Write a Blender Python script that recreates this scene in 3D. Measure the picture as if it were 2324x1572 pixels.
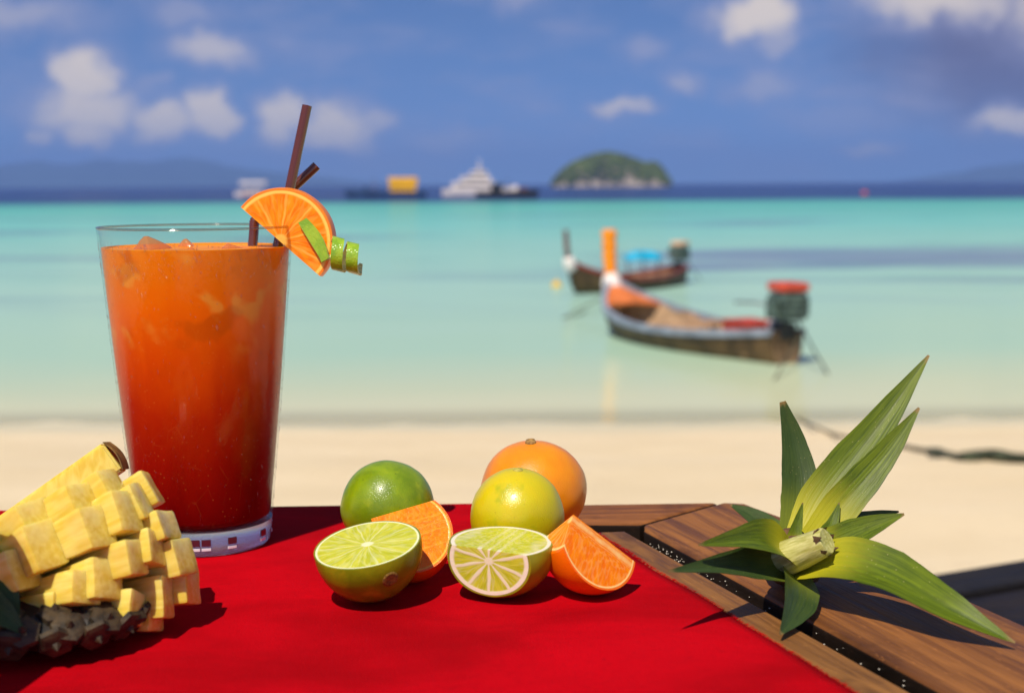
import bpy, bmesh, math, random
from math import sin, cos, tan, pi, radians, sqrt, atan2
from mathutils import Vector, Matrix, noise

# ------------------------------------------------------------------ clear
for o in list(bpy.data.objects):
    bpy.data.objects.remove(o)
scene = bpy.context.scene
C = scene.collection

# ------------------------------------------------------------------ camera
# z = 0 is the top of the cloth on the table; lengths in metres
CAM_H = 0.169
FPX = 3228.0                      # focal length in units of a 2324 px wide picture
PITCH = math.atan(368 / FPX)
ROLL = radians(0.345)
SAND = -0.745                     # sand under the table
SEA = CAM_H - 3.2                 # sea level
cam_d = bpy.data.cameras.new('camera')
cam_d.sensor_width = 36
cam_d.lens = 36 * FPX / 2324
cam_d.clip_start = 0.02
cam_d.clip_end = 60000
cam_d.dof.use_dof = True
cam_d.dof.focus_distance = 0.625
cam_d.dof.aperture_fstop = 11.0
cam_d.dof.aperture_blades = 0
cam = bpy.data.objects.new('camera', cam_d)
C.objects.link(cam)
cam.location = (0, 0, CAM_H)
cam.rotation_euler = (Matrix.Rotation(pi / 2 - PITCH, 3, 'X') @ Matrix.Rotation(-ROLL, 3, 'Z')).to_euler()
scene.camera = cam

# ------------------------------------------------------------------ node helper
class NT:
    def __init__(s, tree):
        s.t = tree
        s.n = tree.nodes
        s.l = tree.links
    def new(s, kind, **kw):
        nd = s.n.new(kind)
        for k, v in kw.items():
            setattr(nd, k, v)
        return nd
    def put(s, sock, v):
        if v is None:
            return
        if hasattr(v, 'is_output') or hasattr(v, 'links'):
            s.l.new(v, sock)
        else:
            if hasattr(sock.default_value, '__len__'):
                n = len(sock.default_value)
                v = tuple(v) if hasattr(v, '__len__') else (v,) * n
                if n == 4 and len(v) == 3:
                    v = v + (1,)
                sock.default_value = v
            else:
                sock.default_value = v
    def m(s, op, a, b=None, c=None, clamp=False):
        nd = s.new('ShaderNodeMath', operation=op, use_clamp=clamp)
        for i, v in enumerate((a, b, c)):
            s.put(nd.inputs[i], v)
        return nd.outputs[0]
    def v(s, op, a, b=None, out=0):
        nd = s.new('ShaderNodeVectorMath', operation=op)
        s.put(nd.inputs[0], a)
        s.put(nd.inputs[1], b)
        return nd.outputs[1] if op in ('LENGTH', 'DOT_PRODUCT') else nd.outputs[0]
    def mix(s, f, a, b, blend='MIX'):
        nd = s.new('ShaderNodeMix', data_type='RGBA', blend_type=blend)
        s.put(nd.inputs[0], f)
        s.put(nd.inputs[6], a)
        s.put(nd.inputs[7], b)
        return nd.outputs[2]
    def step(s, x, a, b, lo=0.0, hi=1.0, smooth=True):
        nd = s.new('ShaderNodeMapRange', interpolation_type='SMOOTHSTEP' if smooth else 'LINEAR')
        s.put(nd.inputs[0], x)
        for i, q in enumerate((a, b, lo, hi)):
            s.put(nd.inputs[1 + i], q)
        return nd.outputs[0]
    def ramp(s, x, stops):
        nd = s.new('ShaderNodeValToRGB')
        e = nd.color_ramp.elements
        while len(e) < len(stops):
            e.new(0.5)
        for q, (p, col) in zip(e, stops):
            q.position = p
            q.color = tuple(col) + (1,)
        s.put(nd.inputs[0], x)
        return nd.outputs[0]
    def noise(s, vec, scale, detail=3, rough=0.55, dist=0.0, dims='3D'):
        nd = s.new('ShaderNodeTexNoise', noise_dimensions=dims)
        s.put(nd.inputs['Vector'], vec)
        s.put(nd.inputs['Scale'], scale)
        s.put(nd.inputs['Detail'], detail)
        s.put(nd.inputs['Roughness'], rough)
        s.put(nd.inputs['Distortion'], dist)
        return nd.outputs[0]
    def voro(s, vec, scale, feature='F1', out=0):
        nd = s.new('ShaderNodeTexVoronoi', feature=feature)
        s.put(nd.inputs['Vector'], vec)
        s.put(nd.inputs['Scale'], scale)
        return nd.outputs[out]
    def xyz(s, vec):
        nd = s.new('ShaderNodeSeparateXYZ')
        s.put(nd.inputs[0], vec)
        return nd.outputs
    def comb(s, x, y, z):
        nd = s.new('ShaderNodeCombineXYZ')
        for i, q in enumerate((x, y, z)):
            s.put(nd.inputs[i], q)
        return nd.outputs[0]
    def obj(s):
        return s.new('ShaderNodeTexCoord').outputs['Object']
    def pos(s):
        return s.new('ShaderNodeNewGeometry').outputs['Position']
    def bump(s, h, strength=0.3, dist=0.001, normal=None):
        nd = s.new('ShaderNodeBump')
        s.put(nd.inputs['Strength'], strength)
        s.put(nd.inputs['Distance'], dist)
        s.put(nd.inputs['Height'], h)
        if normal is not None:
            s.put(nd.inputs['Normal'], normal)
        return nd.outputs[0]

# ------------------------------------------------------------------ world
SUN_EL = radians(56)
SHADOW_DIR = Vector((sin(radians(24)), cos(radians(24)), 0))      # shadows fall away and to the right
sun_from = Vector((-SHADOW_DIR.x * cos(SUN_EL), -SHADOW_DIR.y * cos(SUN_EL), sin(SUN_EL)))
world = bpy.data.worlds.new('World')
scene.world = world
world.use_nodes = True
world.cycles.sampling_method = 'MANUAL'
world.cycles.sample_map_resolution = 256
w = NT(world.node_tree)
w.n.clear()
wout = w.new('ShaderNodeOutputWorld')
bg = w.new('ShaderNodeBackground')
bg.inputs[1].default_value = 0.085
w.l.new(bg.outputs[0], wout.inputs[0])
sky = w.new('ShaderNodeTexSky', sky_type='NISHITA')
sky.sun_disc = False
sky.sun_elevation = SUN_EL
sky.sun_rotation = atan2(sun_from.x, sun_from.y)
sky.air_density = 1.0
sky.dust_density = 0.3
sky.ozone_density = 3.0
wdir = w.new('ShaderNodeTexCoord').outputs['Generated']
wx, wy, wz = w.xyz(wdir)
# the clear tropical sky stays blue almost down to the sea
lift = w.v('NORMALIZE', w.comb(wx, wy, w.m('ADD', w.m('MULTIPLY', w.m('MAXIMUM', wz, 0.0), 1.6), 0.16)))
w.l.new(lift, sky.inputs[0])
skycol = w.mix(1.0, sky.outputs[0], (.84, 1.02, 1.34), 'MULTIPLY')
# clouds laid out by direction (azimuth, elevation), in units of 1000 px of the 2324 px picture
az = w.m('MULTIPLY', w.m('ARCTAN2', wx, wy), FPX / 1000)
el = w.m('MULTIPLY', w.m('ARCSINE', wz), FPX / 1000)
pa = w.comb(az, el, 0.0)
warp = w.new('ShaderNodeTexNoise')
w.put(warp.inputs['Vector'], pa)
warp.inputs['Scale'].default_value = 9
warp.inputs['Detail'].default_value = 5
warp.inputs['Roughness'].default_value = 0.6
wv = w.v('MULTIPLY', w.v('SUBTRACT', warp.outputs[1], (0.5, 0.5, 0.5)), (0.16, 0.12, 0))
pw = w.v('ADD', pa, wv)
PUFFS = [  # u, v, half width, half height, weight
    (240, 185, 90, 95, 1.0), (235, 262, 175, 85, .95), (240, 315, 70, 34, 1.0), (140, 318, 55, 26, .75),
    (400, 290, 125, 60, .92), (500, 262, 78, 72, 1.0), (650, 275, 76, 86, .95), (770, 285, 115, 84, 1.05), (860, 282, 75, 36, .7), (1010, 325, 150, 40, .5),
    (440, 45, 100, 50, .5), (500, 120, 125, 54, .75), (375, 195, 50, 26, .45),
    (1700, 60, 125, 78, .95), (1745, 110, 60, 50, .6), (1460, 130, 75, 45, .5), (1550, 205, 60, 34, .62), (1410, 250, 100, 28, .8),
    (1730, 200, 120, 60, .55), (1950, 350, 80, 32, .72), (2260, 295, 140, 42, .95), (2080, 30, 250, 75, .9), (1880, 275, 190, 45, .42),
    (2310, 70, 150, 110, .75), (40, 55, 300, 60, .6), (-20, 180, 44, 64, .8), (1180, 20, 60, 34, .5)]
body = None
for (u, v_, rx, ry, wt) in PUFFS:
    d_ = w.v('MULTIPLY', w.v('SUBTRACT', pw, ((u - 1162) / 1000, (418 - v_) / 1000, 0)), (1000 / rx, 1000 / ry, 0))
    k_ = w.step(w.v('LENGTH', d_), 1.35, 0.2, 0.0, wt)
    body = k_ if body is None else w.m('MAXIMUM', body, k_)
big = w.noise(w.v('MULTIPLY', pw, (1.0, 1.9, 1.0)), 1.15, 5, 0.6)
allover = w.step(big, 0.56, 0.80, 0.0, 0.45)
wisps = w.step(w.noise(w.v('MULTIPLY', pa, (1.0, 3.2, 1.0)), 2.6, 5, 0.6), 0.42, 0.72, 0.0, 0.48)
# a heavy grey bank hangs over the right of the bay
bank = w.v('LENGTH', w.v('MULTIPLY', w.v('SUBTRACT', pw, ((2330 - 1162) / 1000, (418 - 150) / 1000, 0)), (1000 / 480, 1000 / 230, 0)))
bankm = w.step(bank, 1.2, 0.35, 0.0, 0.92)
cl = w.m('MAXIMUM', w.m('MAXIMUM', body, allover), wisps)
cloudcol = w.mix(w.step(cl, 0.30, 1.0), (4.3, 4.4, 6.6), (10.4, 9.0, 7.6))
col = w.mix(bankm, skycol, (1.6, 1.5, 2.8))
col = w.mix(w.m('MINIMUM', cl, 0.93), col, cloudcol)
w.l.new(col, bg.inputs[0])

sun_d = bpy.data.lights.new('sun', 'SUN')
sun_d.energy = 4.9
sun_d.angle = radians(0.5)
sun_d.color = (1.0, 0.90, 0.74)
sun = bpy.data.objects.new('sun', sun_d)
C.objects.link(sun)
sun.location = (-2, -3, 6)
sun.rotation_euler = sun_from.to_track_quat('Z', 'Y').to_euler()

scene.render.engine = 'CYCLES'
scene.cycles.max_bounces = 10
scene.cycles.transparent_max_bounces = 24
scene.cycles.volume_bounces = 0
scene.view_settings.view_transform = 'Standard'
scene.view_settings.look = 'None'
scene.view_settings.exposure = 0.0
scene.view_settings.gamma = 1.0

# ------------------------------------------------------------------ measuring helpers
_camM = cam.rotation_euler.to_matrix()
CAMP = Vector((0, 0, CAM_H))
def ray(u, v):                       # ray with unit depth along the optical axis
    return _camM @ Vector(((u - 1162) / FPX, -(v - 786) / FPX, -1))
def on(u, v, z=0.0):                 # the point seen at (u, v) on the level z
    d = ray(u, v)
    return CAMP + d * ((z - CAM_H) / d.z)
def at(u, v, y):                     # the point seen at (u, v), y metres in front of the camera
    d = ray(u, v)
    return CAMP + d * (y / d.y)
def rest(u, v, r):                   # ball lying on the cloth: centre and radius
    d = ray(u, v)
    t = CAM_H / (r / FPX - d.z)
    return CAMP + d * t, r * t / FPX

# ------------------------------------------------------------------ object helpers
def link(o, parent=None):
    C.objects.link(o)
    if parent:
        o.parent = parent
    return o
def empty(name, loc=(0, 0, 0), rot=None, label=None, cat=None, group=None):
    o = bpy.data.objects.new(name, None)
    o.empty_display_size = 0.01
    C.objects.link(o)
    o.location = loc
    if rot is not None:
        o.rotation_euler = rot
    tag(o, label, cat, group)
    return o
def tag(o, label=None, cat=None, group=None, kind=None):
    for k, v in (('label', label), ('category', cat), ('group', group), ('kind', kind)):
        if v:
            o[k] = v
    return o
def build(name, bm, mat, parent=None, smooth=False, loc=None, rot=None, sharp=None):
    me = bpy.data.meshes.new(name)
    bm.normal_update()
    bm.to_mesh(me)
    bm.free()
    for m_ in (mat if isinstance(mat, (list, tuple)) else [mat]):
        me.materials.append(m_)
    if smooth:
        me.polygons.foreach_set('use_smooth', [True] * len(me.polygons))
        if sharp:
            me.set_sharp_from_angle(angle=radians(sharp))
    o = bpy.data.objects.new(name, me)
    link(o, parent)
    if loc is not None:
        o.location = loc
    if rot is not None:
        o.rotation_euler = rot
    return o
def box(bm, c, s, rot=None, bevel=0.0, taper=None):
    r = bmesh.ops.create_cube(bm, size=1)
    vs = r['verts']
    if taper:
        for v in vs:
            if v.co.z > 0:
                v.co.x *= taper
                v.co.y *= taper
    M = Matrix.Translation(Vector(c))
    if rot is not None:
        M = M @ (rot.to_4x4() if isinstance(rot, Matrix) else Matrix.Rotation(rot, 4, 'Z'))
    M = M @ Matrix.Diagonal((s[0], s[1], s[2], 1))
    bmesh.ops.transform(bm, matrix=M, verts=vs)
    if bevel:
        es = list({e for v in vs for e in v.link_edges})
        bmesh.ops.bevel(bm, geom=es, offset=bevel, segments=2, affect='EDGES', profile=0.6)
def poly_prism(bm, pts, z0, z1, bevel=0.0, seg=2):
    bot = [bm.verts.new((p[0], p[1], z0)) for p in pts]
    top = [bm.verts.new((p[0], p[1], z1)) for p in pts]
    n = len(pts)
    f0 = bm.faces.new(bot[::-1])
    f1 = bm.faces.new(top)
    for i in range(n):
        bm.faces.new((bot[i], bot[(i + 1) % n], top[(i + 1) % n], top[i]))
    if bevel:
        bmesh.ops.bevel(bm, geom=list(f1.edges), offset=bevel, segments=seg, affect='EDGES', profile=0.6)
def lathe(bm, prof, n=64, closed=False):
    rings = []
    for (r, z) in prof:
        if r < 1e-7:
            rings.append([bm.verts.new((0, 0, z))])
        else:
            rings.append([bm.verts.new((r * cos(2 * pi * i / n), r * sin(2 * pi * i / n), z)) for i in range(n)])
    m_ = len(rings)
    for k in range(m_ if closed else m_ - 1):
        a, b = rings[k], rings[(k + 1) % m_]
        for i in range(n):
            j = (i + 1) % n
            if len(a) == 1 and len(b) == 1:
                continue
            if len(a) == 1:
                bm.faces.new((a[0], b[i], b[j]))
            elif len(b) == 1:
                bm.faces.new((a[i], b[0], a[j]))
            else:
                bm.faces.new((a[i], b[i], b[j], a[j]))
    bmesh.ops.recalc_face_normals(bm, faces=bm.faces)
def tube(bm, pts, rad, n=10, cap=True):
    pts = [Vector(p) for p in pts]
    rads = rad if hasattr(rad, '__len__') else [rad] * len(pts)
    rings = []
    up = None
    for i, p in enumerate(pts):
        d = (pts[min(i + 1, len(pts) - 1)] - pts[max(i - 1, 0)]).normalized()
        if up is None:
            up = d.orthogonal().normalized()
        up = (up - d * up.dot(d)).normalized()
        s = d.cross(up)
        rings.append([bm.verts.new(p + (up * cos(2 * pi * k / n) + s * sin(2 * pi * k / n)) * rads[i]) for k in range(n)])
    for a, b in zip(rings, rings[1:]):
        for k in range(n):
            bm.faces.new((a[k], a[(k + 1) % n], b[(k + 1) % n], b[k]))
    if cap:
        bm.faces.new(rings[0][::-1])
        bm.faces.new(rings[-1])
def bez(pts, n):
    """Catmull-Rom through points"""
    P = [Vector(p) for p in pts]
    P = [2 * P[0] - P[1]] + P + [2 * P[-1] - P[-2]]
    out = []
    segs = len(P) - 3
    for i in range(n + 1):
        t = i / n * segs
        k = min(int(t), segs - 1)
        t -= k
        a, b, c, d = P[k:k + 4]
        out.append(0.5 * ((2 * b) + (c - a) * t + (2 * a - 5 * b + 4 * c - d) * t * t + (3 * b - a - 3 * c + d) * t ** 3))
    return out
def lerp_list(vals, t):
    x = t * (len(vals) - 1)
    k = min(int(x), len(vals) - 2)
    return vals[k] + (vals[k + 1] - vals[k]) * (x - k)

# ------------------------------------------------------------------ material helpers
def thin_fresnel(t, f0=.04, normal=None, top=.7):
    """reflectance of a thin clear wall, the same from both sides"""
    lw = t.new('ShaderNodeLayerWeight')
    lw.inputs[0].default_value = .5
    if normal is not None:
        t.put(lw.inputs['Normal'], normal)
    return t.m('ADD', f0, t.m('MULTIPLY', t.m('POWER', lw.outputs['Facing'], 5.0), top - f0))
def mat(name):
    m_ = bpy.data.materials.new(name)
    m_.use_nodes = True
    t = NT(m_.node_tree)
    p = t.n['Principled BSDF']
    return m_, t, p
def setp(t, p, **kw):
    names = dict(col='Base Color', rough='Roughness', spec='Specular IOR Level', sss='Subsurface Weight', sssr='Subsurface Radius',
                 ssss='Subsurface Scale', normal='Normal', metal='Metallic', trans='Transmission Weight', ior='IOR', sheen='Sheen Weight',
                 coat='Coat Weight', coatr='Coat Roughness', sheent='Sheen Tint', sheenr='Sheen Roughness')
    for k, v in kw.items():
        t.put(p.inputs[names[k]], v)
def plain(name, col, rough=0.6, var=0.15, scale=6.0, bump=0.0, spec=0.4, metal=0.0):
    m_, t, p = mat(name)
    co = t.obj()
    n_ = t.noise(co, scale, 4)
    dark = tuple(c * (1 - var) for c in col)
    lite = tuple(min(1, c * (1 + var)) for c in col)
    setp(t, p, col=t.mix(t.step(n_, 0.3, 0.7), dark, lite), rough=rough, spec=spec, metal=metal)
    if bump:
        setp(t, p, normal=t.bump(t.noise(co, scale * 4, 3), 0.5, bump))
    return m_

# ================================================================== SETTING
def nz(x, y, z=0.0):
    return noise.noise(Vector((x, y, z)))
PROF = [(-80, 1.6), (-20, .15), (0, 0), (3, -.06), (7, -.5), (12, -1.28), (16, -1.93), (18.9, -2.286), (22, -2.46), (27, -2.62), (36, -2.85), (60, -3.35),
        (120, -4.6), (300, -8), (700, -22), (1200, -30)]
def ground_z(x, y):
    for (a, za), (b, zb) in zip(PROF, PROF[1:]):
        if y <= b:
            t = max(0, (y - a) / (b - a))
            z = za + (zb - za) * t
            break
    else:
        z = PROF[-1][1]
    f = min(1, max(0, (y - 1.0) / 3))
    z += f * (0.05 * nz(x * .35, y * .5) + 0.018 * nz(x * 1.7, y * 2.1, 3) + 0.012 * nz(x * 5, y * 6, 7) * (1 if y < 25 else 0))
    return SAND + z
def on_ground(u, v, lift=0.0, floor=-1e9):
    d = ray(u, v)
    t = 2.0
    while t < 400:
        p = CAMP + d * t
        if p.z <= max(ground_z(p.x, p.y), floor) + lift:
            break
        t += 0.02
    return CAMP + d * t
def axis_steps(lo, hi, fine_lo, fine_hi, fine, grow=1.25):
    out = []
    x = fine_lo
    while x < fine_hi:
        out.append(x)
        x += fine
    st = fine
    while x < hi:
        out.append(x)
        st *= grow
        x += st
    out.append(hi)
    x = fine_lo
    st = fine
    while True:
        st *= grow
        x -= st
        if x <= lo:
            break
        out.insert(0, x)
    out.insert(0, lo)
    return out
def grid_mesh(bm, xs, ys, fz):
    V = [[bm.verts.new((x, y, fz(x, y))) for x in xs] for y in ys]
    for j in range(len(ys) - 1):
        for i in range(len(xs) - 1):
            bm.faces.new((V[j][i], V[j][i + 1], V[j + 1][i + 1], V[j + 1][i]))

# --- sand, running on under the water as the sea bed
m_sand, t, p = mat('beach_sand')
P_ = t.pos()
n1 = t.noise(P_, 0.8, 5)
n2 = t.noise(P_, 9, 5, 0.65)
n3 = t.noise(P_, 160, 3, 0.6)
c_ = t.mix(t.step(n1, .3, .7), (0.75, 0.59, 0.345), (0.82, 0.66, 0.41))
c_ = t.mix(t.step(n2, .58, .74, 0, .5), c_, (0.56, 0.39, 0.22))
c_ = t.mix(t.step(n3, .35, .75, 0, .35), c_, (0.72, 0.62, 0.47))
zz = t.xyz(P_)[2]
wet = t.step(t.m('ADD', zz, t.m('MULTIPLY', t.m('SUBTRACT', n1, .5), .12)), SEA + .42, SEA + .03)
c_ = t.mix(wet, c_, (0.70, 0.62, 0.40))
setp(t, p, col=c_, rough=t.step(wet, 0, 1, .9, .45), spec=.3,
     normal=t.bump(t.m('ADD', t.m('MULTIPLY', n2, .7), t.m('MULTIPLY', n3, .3)), .6, .02))
bm = bmesh.new()
ys = axis_steps(-60, 1200, 1.5, 26, .22, 1.18)
xs = axis_steps(-900, 900, -9, 11, .3, 1.22)
grid_mesh(bm, xs, ys, ground_z)
tag(build('beach_ground', bm, m_sand, smooth=True), kind='structure')

# --- sea
m_sea, t, p = mat('sea_water')
P_ = t.pos()
px_, py_, pz_ = t.xyz(P_)
ly = t.m('LOGARITHM', t.m('MAXIMUM', py_, 1.0), 10.0)            # log10 of the distance offshore
sx = t.m('DIVIDE', px_, t.m('MAXIMUM', py_, 5.0))
# streaks: patches of sand, weed and current, long across the view because they lie along the shore
st1 = t.noise(t.comb(t.m('MULTIPLY', px_, .028), t.m('MULTIPLY', py_, .085), 2.0), 1.0, 5, .6, .6)
st2 = t.noise(t.comb(t.m('MULTIPLY', px_, .10), t.m('MULTIPLY', py_, .33), 5.0), 1.0, 4, .6)
lyj = t.m('ADD', ly, t.m('MULTIPLY', t.m('SUBTRACT', st1, .5), .16))
wc = t.ramp(t.step(lyj, 1.25, 2.75, smooth=False), [
    (0.01, (.70, .64, .40)), (0.065, (.54, .60, .39)), (0.13, (.40, .58, .42)), (0.25, (.36, .57, .455)), (0.40, (.28, .54, .45)), (0.54, (.19, .52, .45)),
    (0.72, (.11, .43, .36)), (0.765, (.09, .37, .335)), (0.80, (.030, .065, .18)), (1.0, (.03, .06, .19))])
weed = t.m('MULTIPLY', t.step(st1, .52, .70), t.step(lyj, 1.45, 1.75))
weed = t.m('MULTIPLY', weed, t.step(lyj, 2.30, 2.1))
wc = t.mix(t.m('MULTIPLY', weed, .85), wc, (.15, .19, .30))
bandm = t.m('MULTIPLY', t.step(t.m('ABSOLUTE', t.m('SUBTRACT', t.m('ADD', ly, t.m('MULTIPLY', t.m('SUBTRACT', st2, .5), .10)), 1.79)), .085, .02), t.step(t.m('ADD', sx, t.m('MULTIPLY', t.m('SUBTRACT', st1, .5), .5)), .02, .16))
wc = t.mix(t.m('MULTIPLY', bandm, .75), wc, (.17, .21, .33))
wc = t.mix(t.m('MULTIPLY', t.step(st2, .46, .30, 0, .55), t.step(ly, 1.45, 1.65)), wc, t.mix(1.0, wc, (.62, .72, .80), 'MULTIPLY'))
wc = t.mix(t.step(st2, .5, .75, 0, .25), wc, t.mix(.5, wc, (.42, .60, .55)))
opac = t.step(ly, 1.258, 1.315, .0, 1.0)
rip = t.noise(t.v('MULTIPLY', P_, (2.2, 4.5, 1)), 1.0, 4, .55)
rip2 = t.noise(t.v('MULTIPLY', P_, (.35, .8, 1)), 1.0, 3, .5)
nrm = t.bump(t.m('ADD', t.m('MULTIPLY', rip, .35), rip2), .5, .045)
dif = t.new('ShaderNodeBsdfDiffuse')
t.put(dif.inputs[0], wc)
tr = t.new('ShaderNodeBsdfTransparent')
t.put(tr.inputs[0], (.97, .99, .96))
ms = t.new('ShaderNodeMixShader')
t.put(ms.inputs[0], opac)
t.l.new(tr.outputs[0], ms.inputs[1])
t.l.new(dif.outputs[0], ms.inputs[2])
gl = t.new('ShaderNodeBsdfGlossy')
t.put(gl.inputs['Roughness'], .08)
t.put(gl.inputs['Normal'], nrm)
fr = t.new('ShaderNodeFresnel')
fr.inputs[0].default_value = 1.33
t.put(fr.inputs['Normal'], nrm)
# wave slopes keep a real sea from ever reaching mirror reflectance at grazing angles
ff = t.m('MINIMUM', t.m('MULTIPLY', fr.outputs[0], .8), .24)
ms2 = t.new('ShaderNodeMixShader')
t.put(ms2.inputs[0], ff)
t.l.new(ms.outputs[0], ms2.inputs[1])
t.l.new(gl.outputs[0], ms2.inputs[2])
t.l.new(ms2.outputs[0], t.n['Material Output'].inputs[0])
bm = bmesh.new()
ys = [14, 16, 18, 20, 22, 25, 30, 40, 60, 100, 200, 500, 1500, 5000, 14000]
grid_mesh(bm, [-14000, -4000, -800, -150, -30, -10, 0, 10, 30, 150, 800, 4000, 14000], ys, lambda x, y: SEA)
tag(build('sea_water', bm, m_sea, smooth=True), kind='structure')

# --- distant hills
m_hill = plain('forest_hill', (.02, .04, .025), .9, .4, .004)
def ridge(name, pts, dist, depth):
    """pts: (u, v) of the skyline"""
    bm = bmesh.new()
    rows = []
    P = []
    for i in range(len(pts) - 1):
        for k in range(8):
            f = k / 8
            P.append((pts[i][0] * (1 - f) + pts[i + 1][0] * f, pts[i][1] * (1 - f) + pts[i + 1][1] * f))
    P.append(pts[-1])
    for j in range(9):
        s = j / 8
        row = []
        for (u, v) in P:
            top = at(u, v, dist)
            h = max(2, top.z - SEA) * (1 + .12 * nz(u * .02, 0, 5))
            prof = sin(pi * min(1, s * .5 + .0)) if s < 1 else 1
            x = top.x + 60 * nz(u * .03, s * 3)
            y = dist - depth * (1 - s)
            z = SEA - 8 + (h + 8) * (prof ** .8) * (1 + .15 * nz(u * .05, s * 4, 2) * (1 - s))
            row.append(bm.verts.new((x, y, z)))
        rows.append(row)
    back = [bm.verts.new((v.co.x, v.co.y + depth, SEA - 8)) for v in rows[-1]]
    rows.append(back)
    for a, b in zip(rows, rows[1:]):
        for i in range(len(a) - 1):
            bm.faces.new((a[i], a[i + 1], b[i + 1], b[i]))
    return tag(build(name, bm, m_hill, smooth=True), kind='structure')
ridge('distant_hills', [(-500, 380), (-350, 372), (-120, 380), (0, 378), (90, 366), (160, 374), (260, 362), (330, 370), (420, 358), (470, 366), (560, 384), (680, 396), (800, 410), (900, 416)], 12500, 1000)
ridge('distant_hills', [(2050, 409), (2130, 398), (2200, 386), (2270, 374), (2340, 366), (2440, 360), (2600, 366), (2760, 372), (2900, 402)], 12700, 1000)

# --- wooded island
ISL = 2400.0
ISD = 1500.0                                     # where it stands; modelled at 2400 m scale
isl = empty('wooded_island', (at(1383, 420, ISD).x, ISD, SEA), label='small green domed island with pale rocky foot on the horizon', cat='island')
isl.scale = (ISD / ISL,) * 3
k_ = ISL / FPX
outl = [(1250, 0), (1262, 22), (1280, 42), (1300, 57), (1325, 68), (1350, 77), (1378, 82), (1405, 77), (1430, 69), (1450, 60), (1468, 55), (1485, 57), (1497, 44), (1507, 24), (1516, 0)]
def isl_h(x):
    u = x / k_ + 1383
    for (a, ha), (b, hb) in zip(outl, outl[1:]):
        if a <= u <= b:
            return (ha + (hb - ha) * (u - a) / (b - a)) * k_
    return 0.0
m_rock = plain('island_rock', (.30, .25, .19), .9, .35, .08)
m_isl = plain('island_forest', (.060, .085, .008), .85, .45, .03)
def isl_z(x, y):
    f = max(0, 1 - (y / 80) ** 2)
    return isl_h(x) * sqrt(f) * .93
bm = bmesh.new()
xs = [-100 + 4 * i for i in range(51)]
ys = [-80 + 5 * i for i in range(33)]
grid_mesh(bm, xs, ys, lambda x, y: isl_z(x, y) - 3)
build('rock', bm, m_rock, isl, smooth=False)
random.seed(4)
bm = bmesh.new()
for i in range(1300):
    x = random.uniform(-97, 97)
    y = random.uniform(-78, 40)
    z = isl_z(x, y)
    if z < 4.5 + 2.5 * nz(x * .1, y * .1):
        continue
    r = random.uniform(3.0, 6.0)
    q = bmesh.ops.create_icosphere(bm, subdivisions=1, radius=r)
    for v in q['verts']:
        v.co = Vector((v.co.x, v.co.y, v.co.z * .8)) * (1 + .35 * noise.noise(v.co * .5 + Vector((x, y, 0)))) + Vector((x, y, z - r * .25))
o = build('tree_cover', bm, m_isl, isl)
tag(o, kind='stuff')

# --- haze: pale even air
m_haze = bpy.data.materials.new('haze_air')
m_haze.use_nodes = True
t = NT(m_haze.node_tree)
t.n.clear()
ou = t.new('ShaderNodeOutputMaterial')
pv = t.new('ShaderNodeVolumePrincipled')
t.put(pv.inputs['Color'], (.30, .50, 1.0))
t.put(pv.inputs['Density'], .00014)
t.put(pv.inputs['Anisotropy'], 0.0)
t.l.new(pv.outputs[0], ou.inputs['Volume'])
bm = bmesh.new()
bmesh.ops.create_cube(bm, size=1)
bmesh.ops.transform(bm, matrix=Matrix.Translation((0, 6900, (300 + SEA - 32) / 2)) @ Matrix.Diagonal((29000, 15400, 300 - SEA + 32, 1)), verts=bm.verts)
HAZE = tag(build('haze', bm, m_haze), kind='stuff')

# ================================================================== TABLE
TZ = -0.0028                                      # wood top, under the cloth
def wood(name, a, b, c):
    m_, t, p = mat(name)
    co = t.obj()
    rnd = t.new('ShaderNodeObjectInfo').outputs['Random']
    co = t.v('ADD', co, t.comb(t.m('MULTIPLY', rnd, 3.1), t.m('MULTIPLY', rnd, 1.7), 0.0))
    g1 = t.noise(t.v('MULTIPLY', co, (9, 130, 60)), 1.0, 5, .62, .8)
    g2 = t.noise(t.v('MULTIPLY', co, (28, 520, 200)), 1.0, 4, .6)
    blot = t.noise(co, 22, 4, .6)
    c_ = t.mix(t.step(g1, .32, .68), a, b)
    c_ = t.mix(t.step(g2, .55, .8, 0, .55), c_, c)
    c_ = t.mix(t.step(blot, .48, .70, 0, .75), c_, tuple(q * .45 for q in a))
    sp_ = t.noise(t.v('MULTIPLY', co, (120, 420, 200)), 1.0, 3, .7)
    c_ = t.mix(t.step(sp_, .60, .72, 0, .5), c_, tuple(min(1, q * 1.5) for q in b))
    hue = t.mix(rnd, (1.12, .92, .85), (.95, 1.02, .98))
    c_ = t.mix(1.0, c_, hue, 'MULTIPLY')
    setp(t, p, col=c_, rough=t.step(g1, .3, .7, .5, .7), spec=.25,
         normal=t.bump(t.m('ADD', t.m('MULTIPLY', g1, .7), t.m('MULTIPLY', g2, .5)), .55, .0012))
    return m_
m_wood = wood('teak', (.125, .045, .011), (.30, .120, .030), (.030, .013, .006))
m_woodin = wood('grimy_teak_edge', (.012, .007, .004), (.022, .012, .007), (.008, .005, .003))

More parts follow.
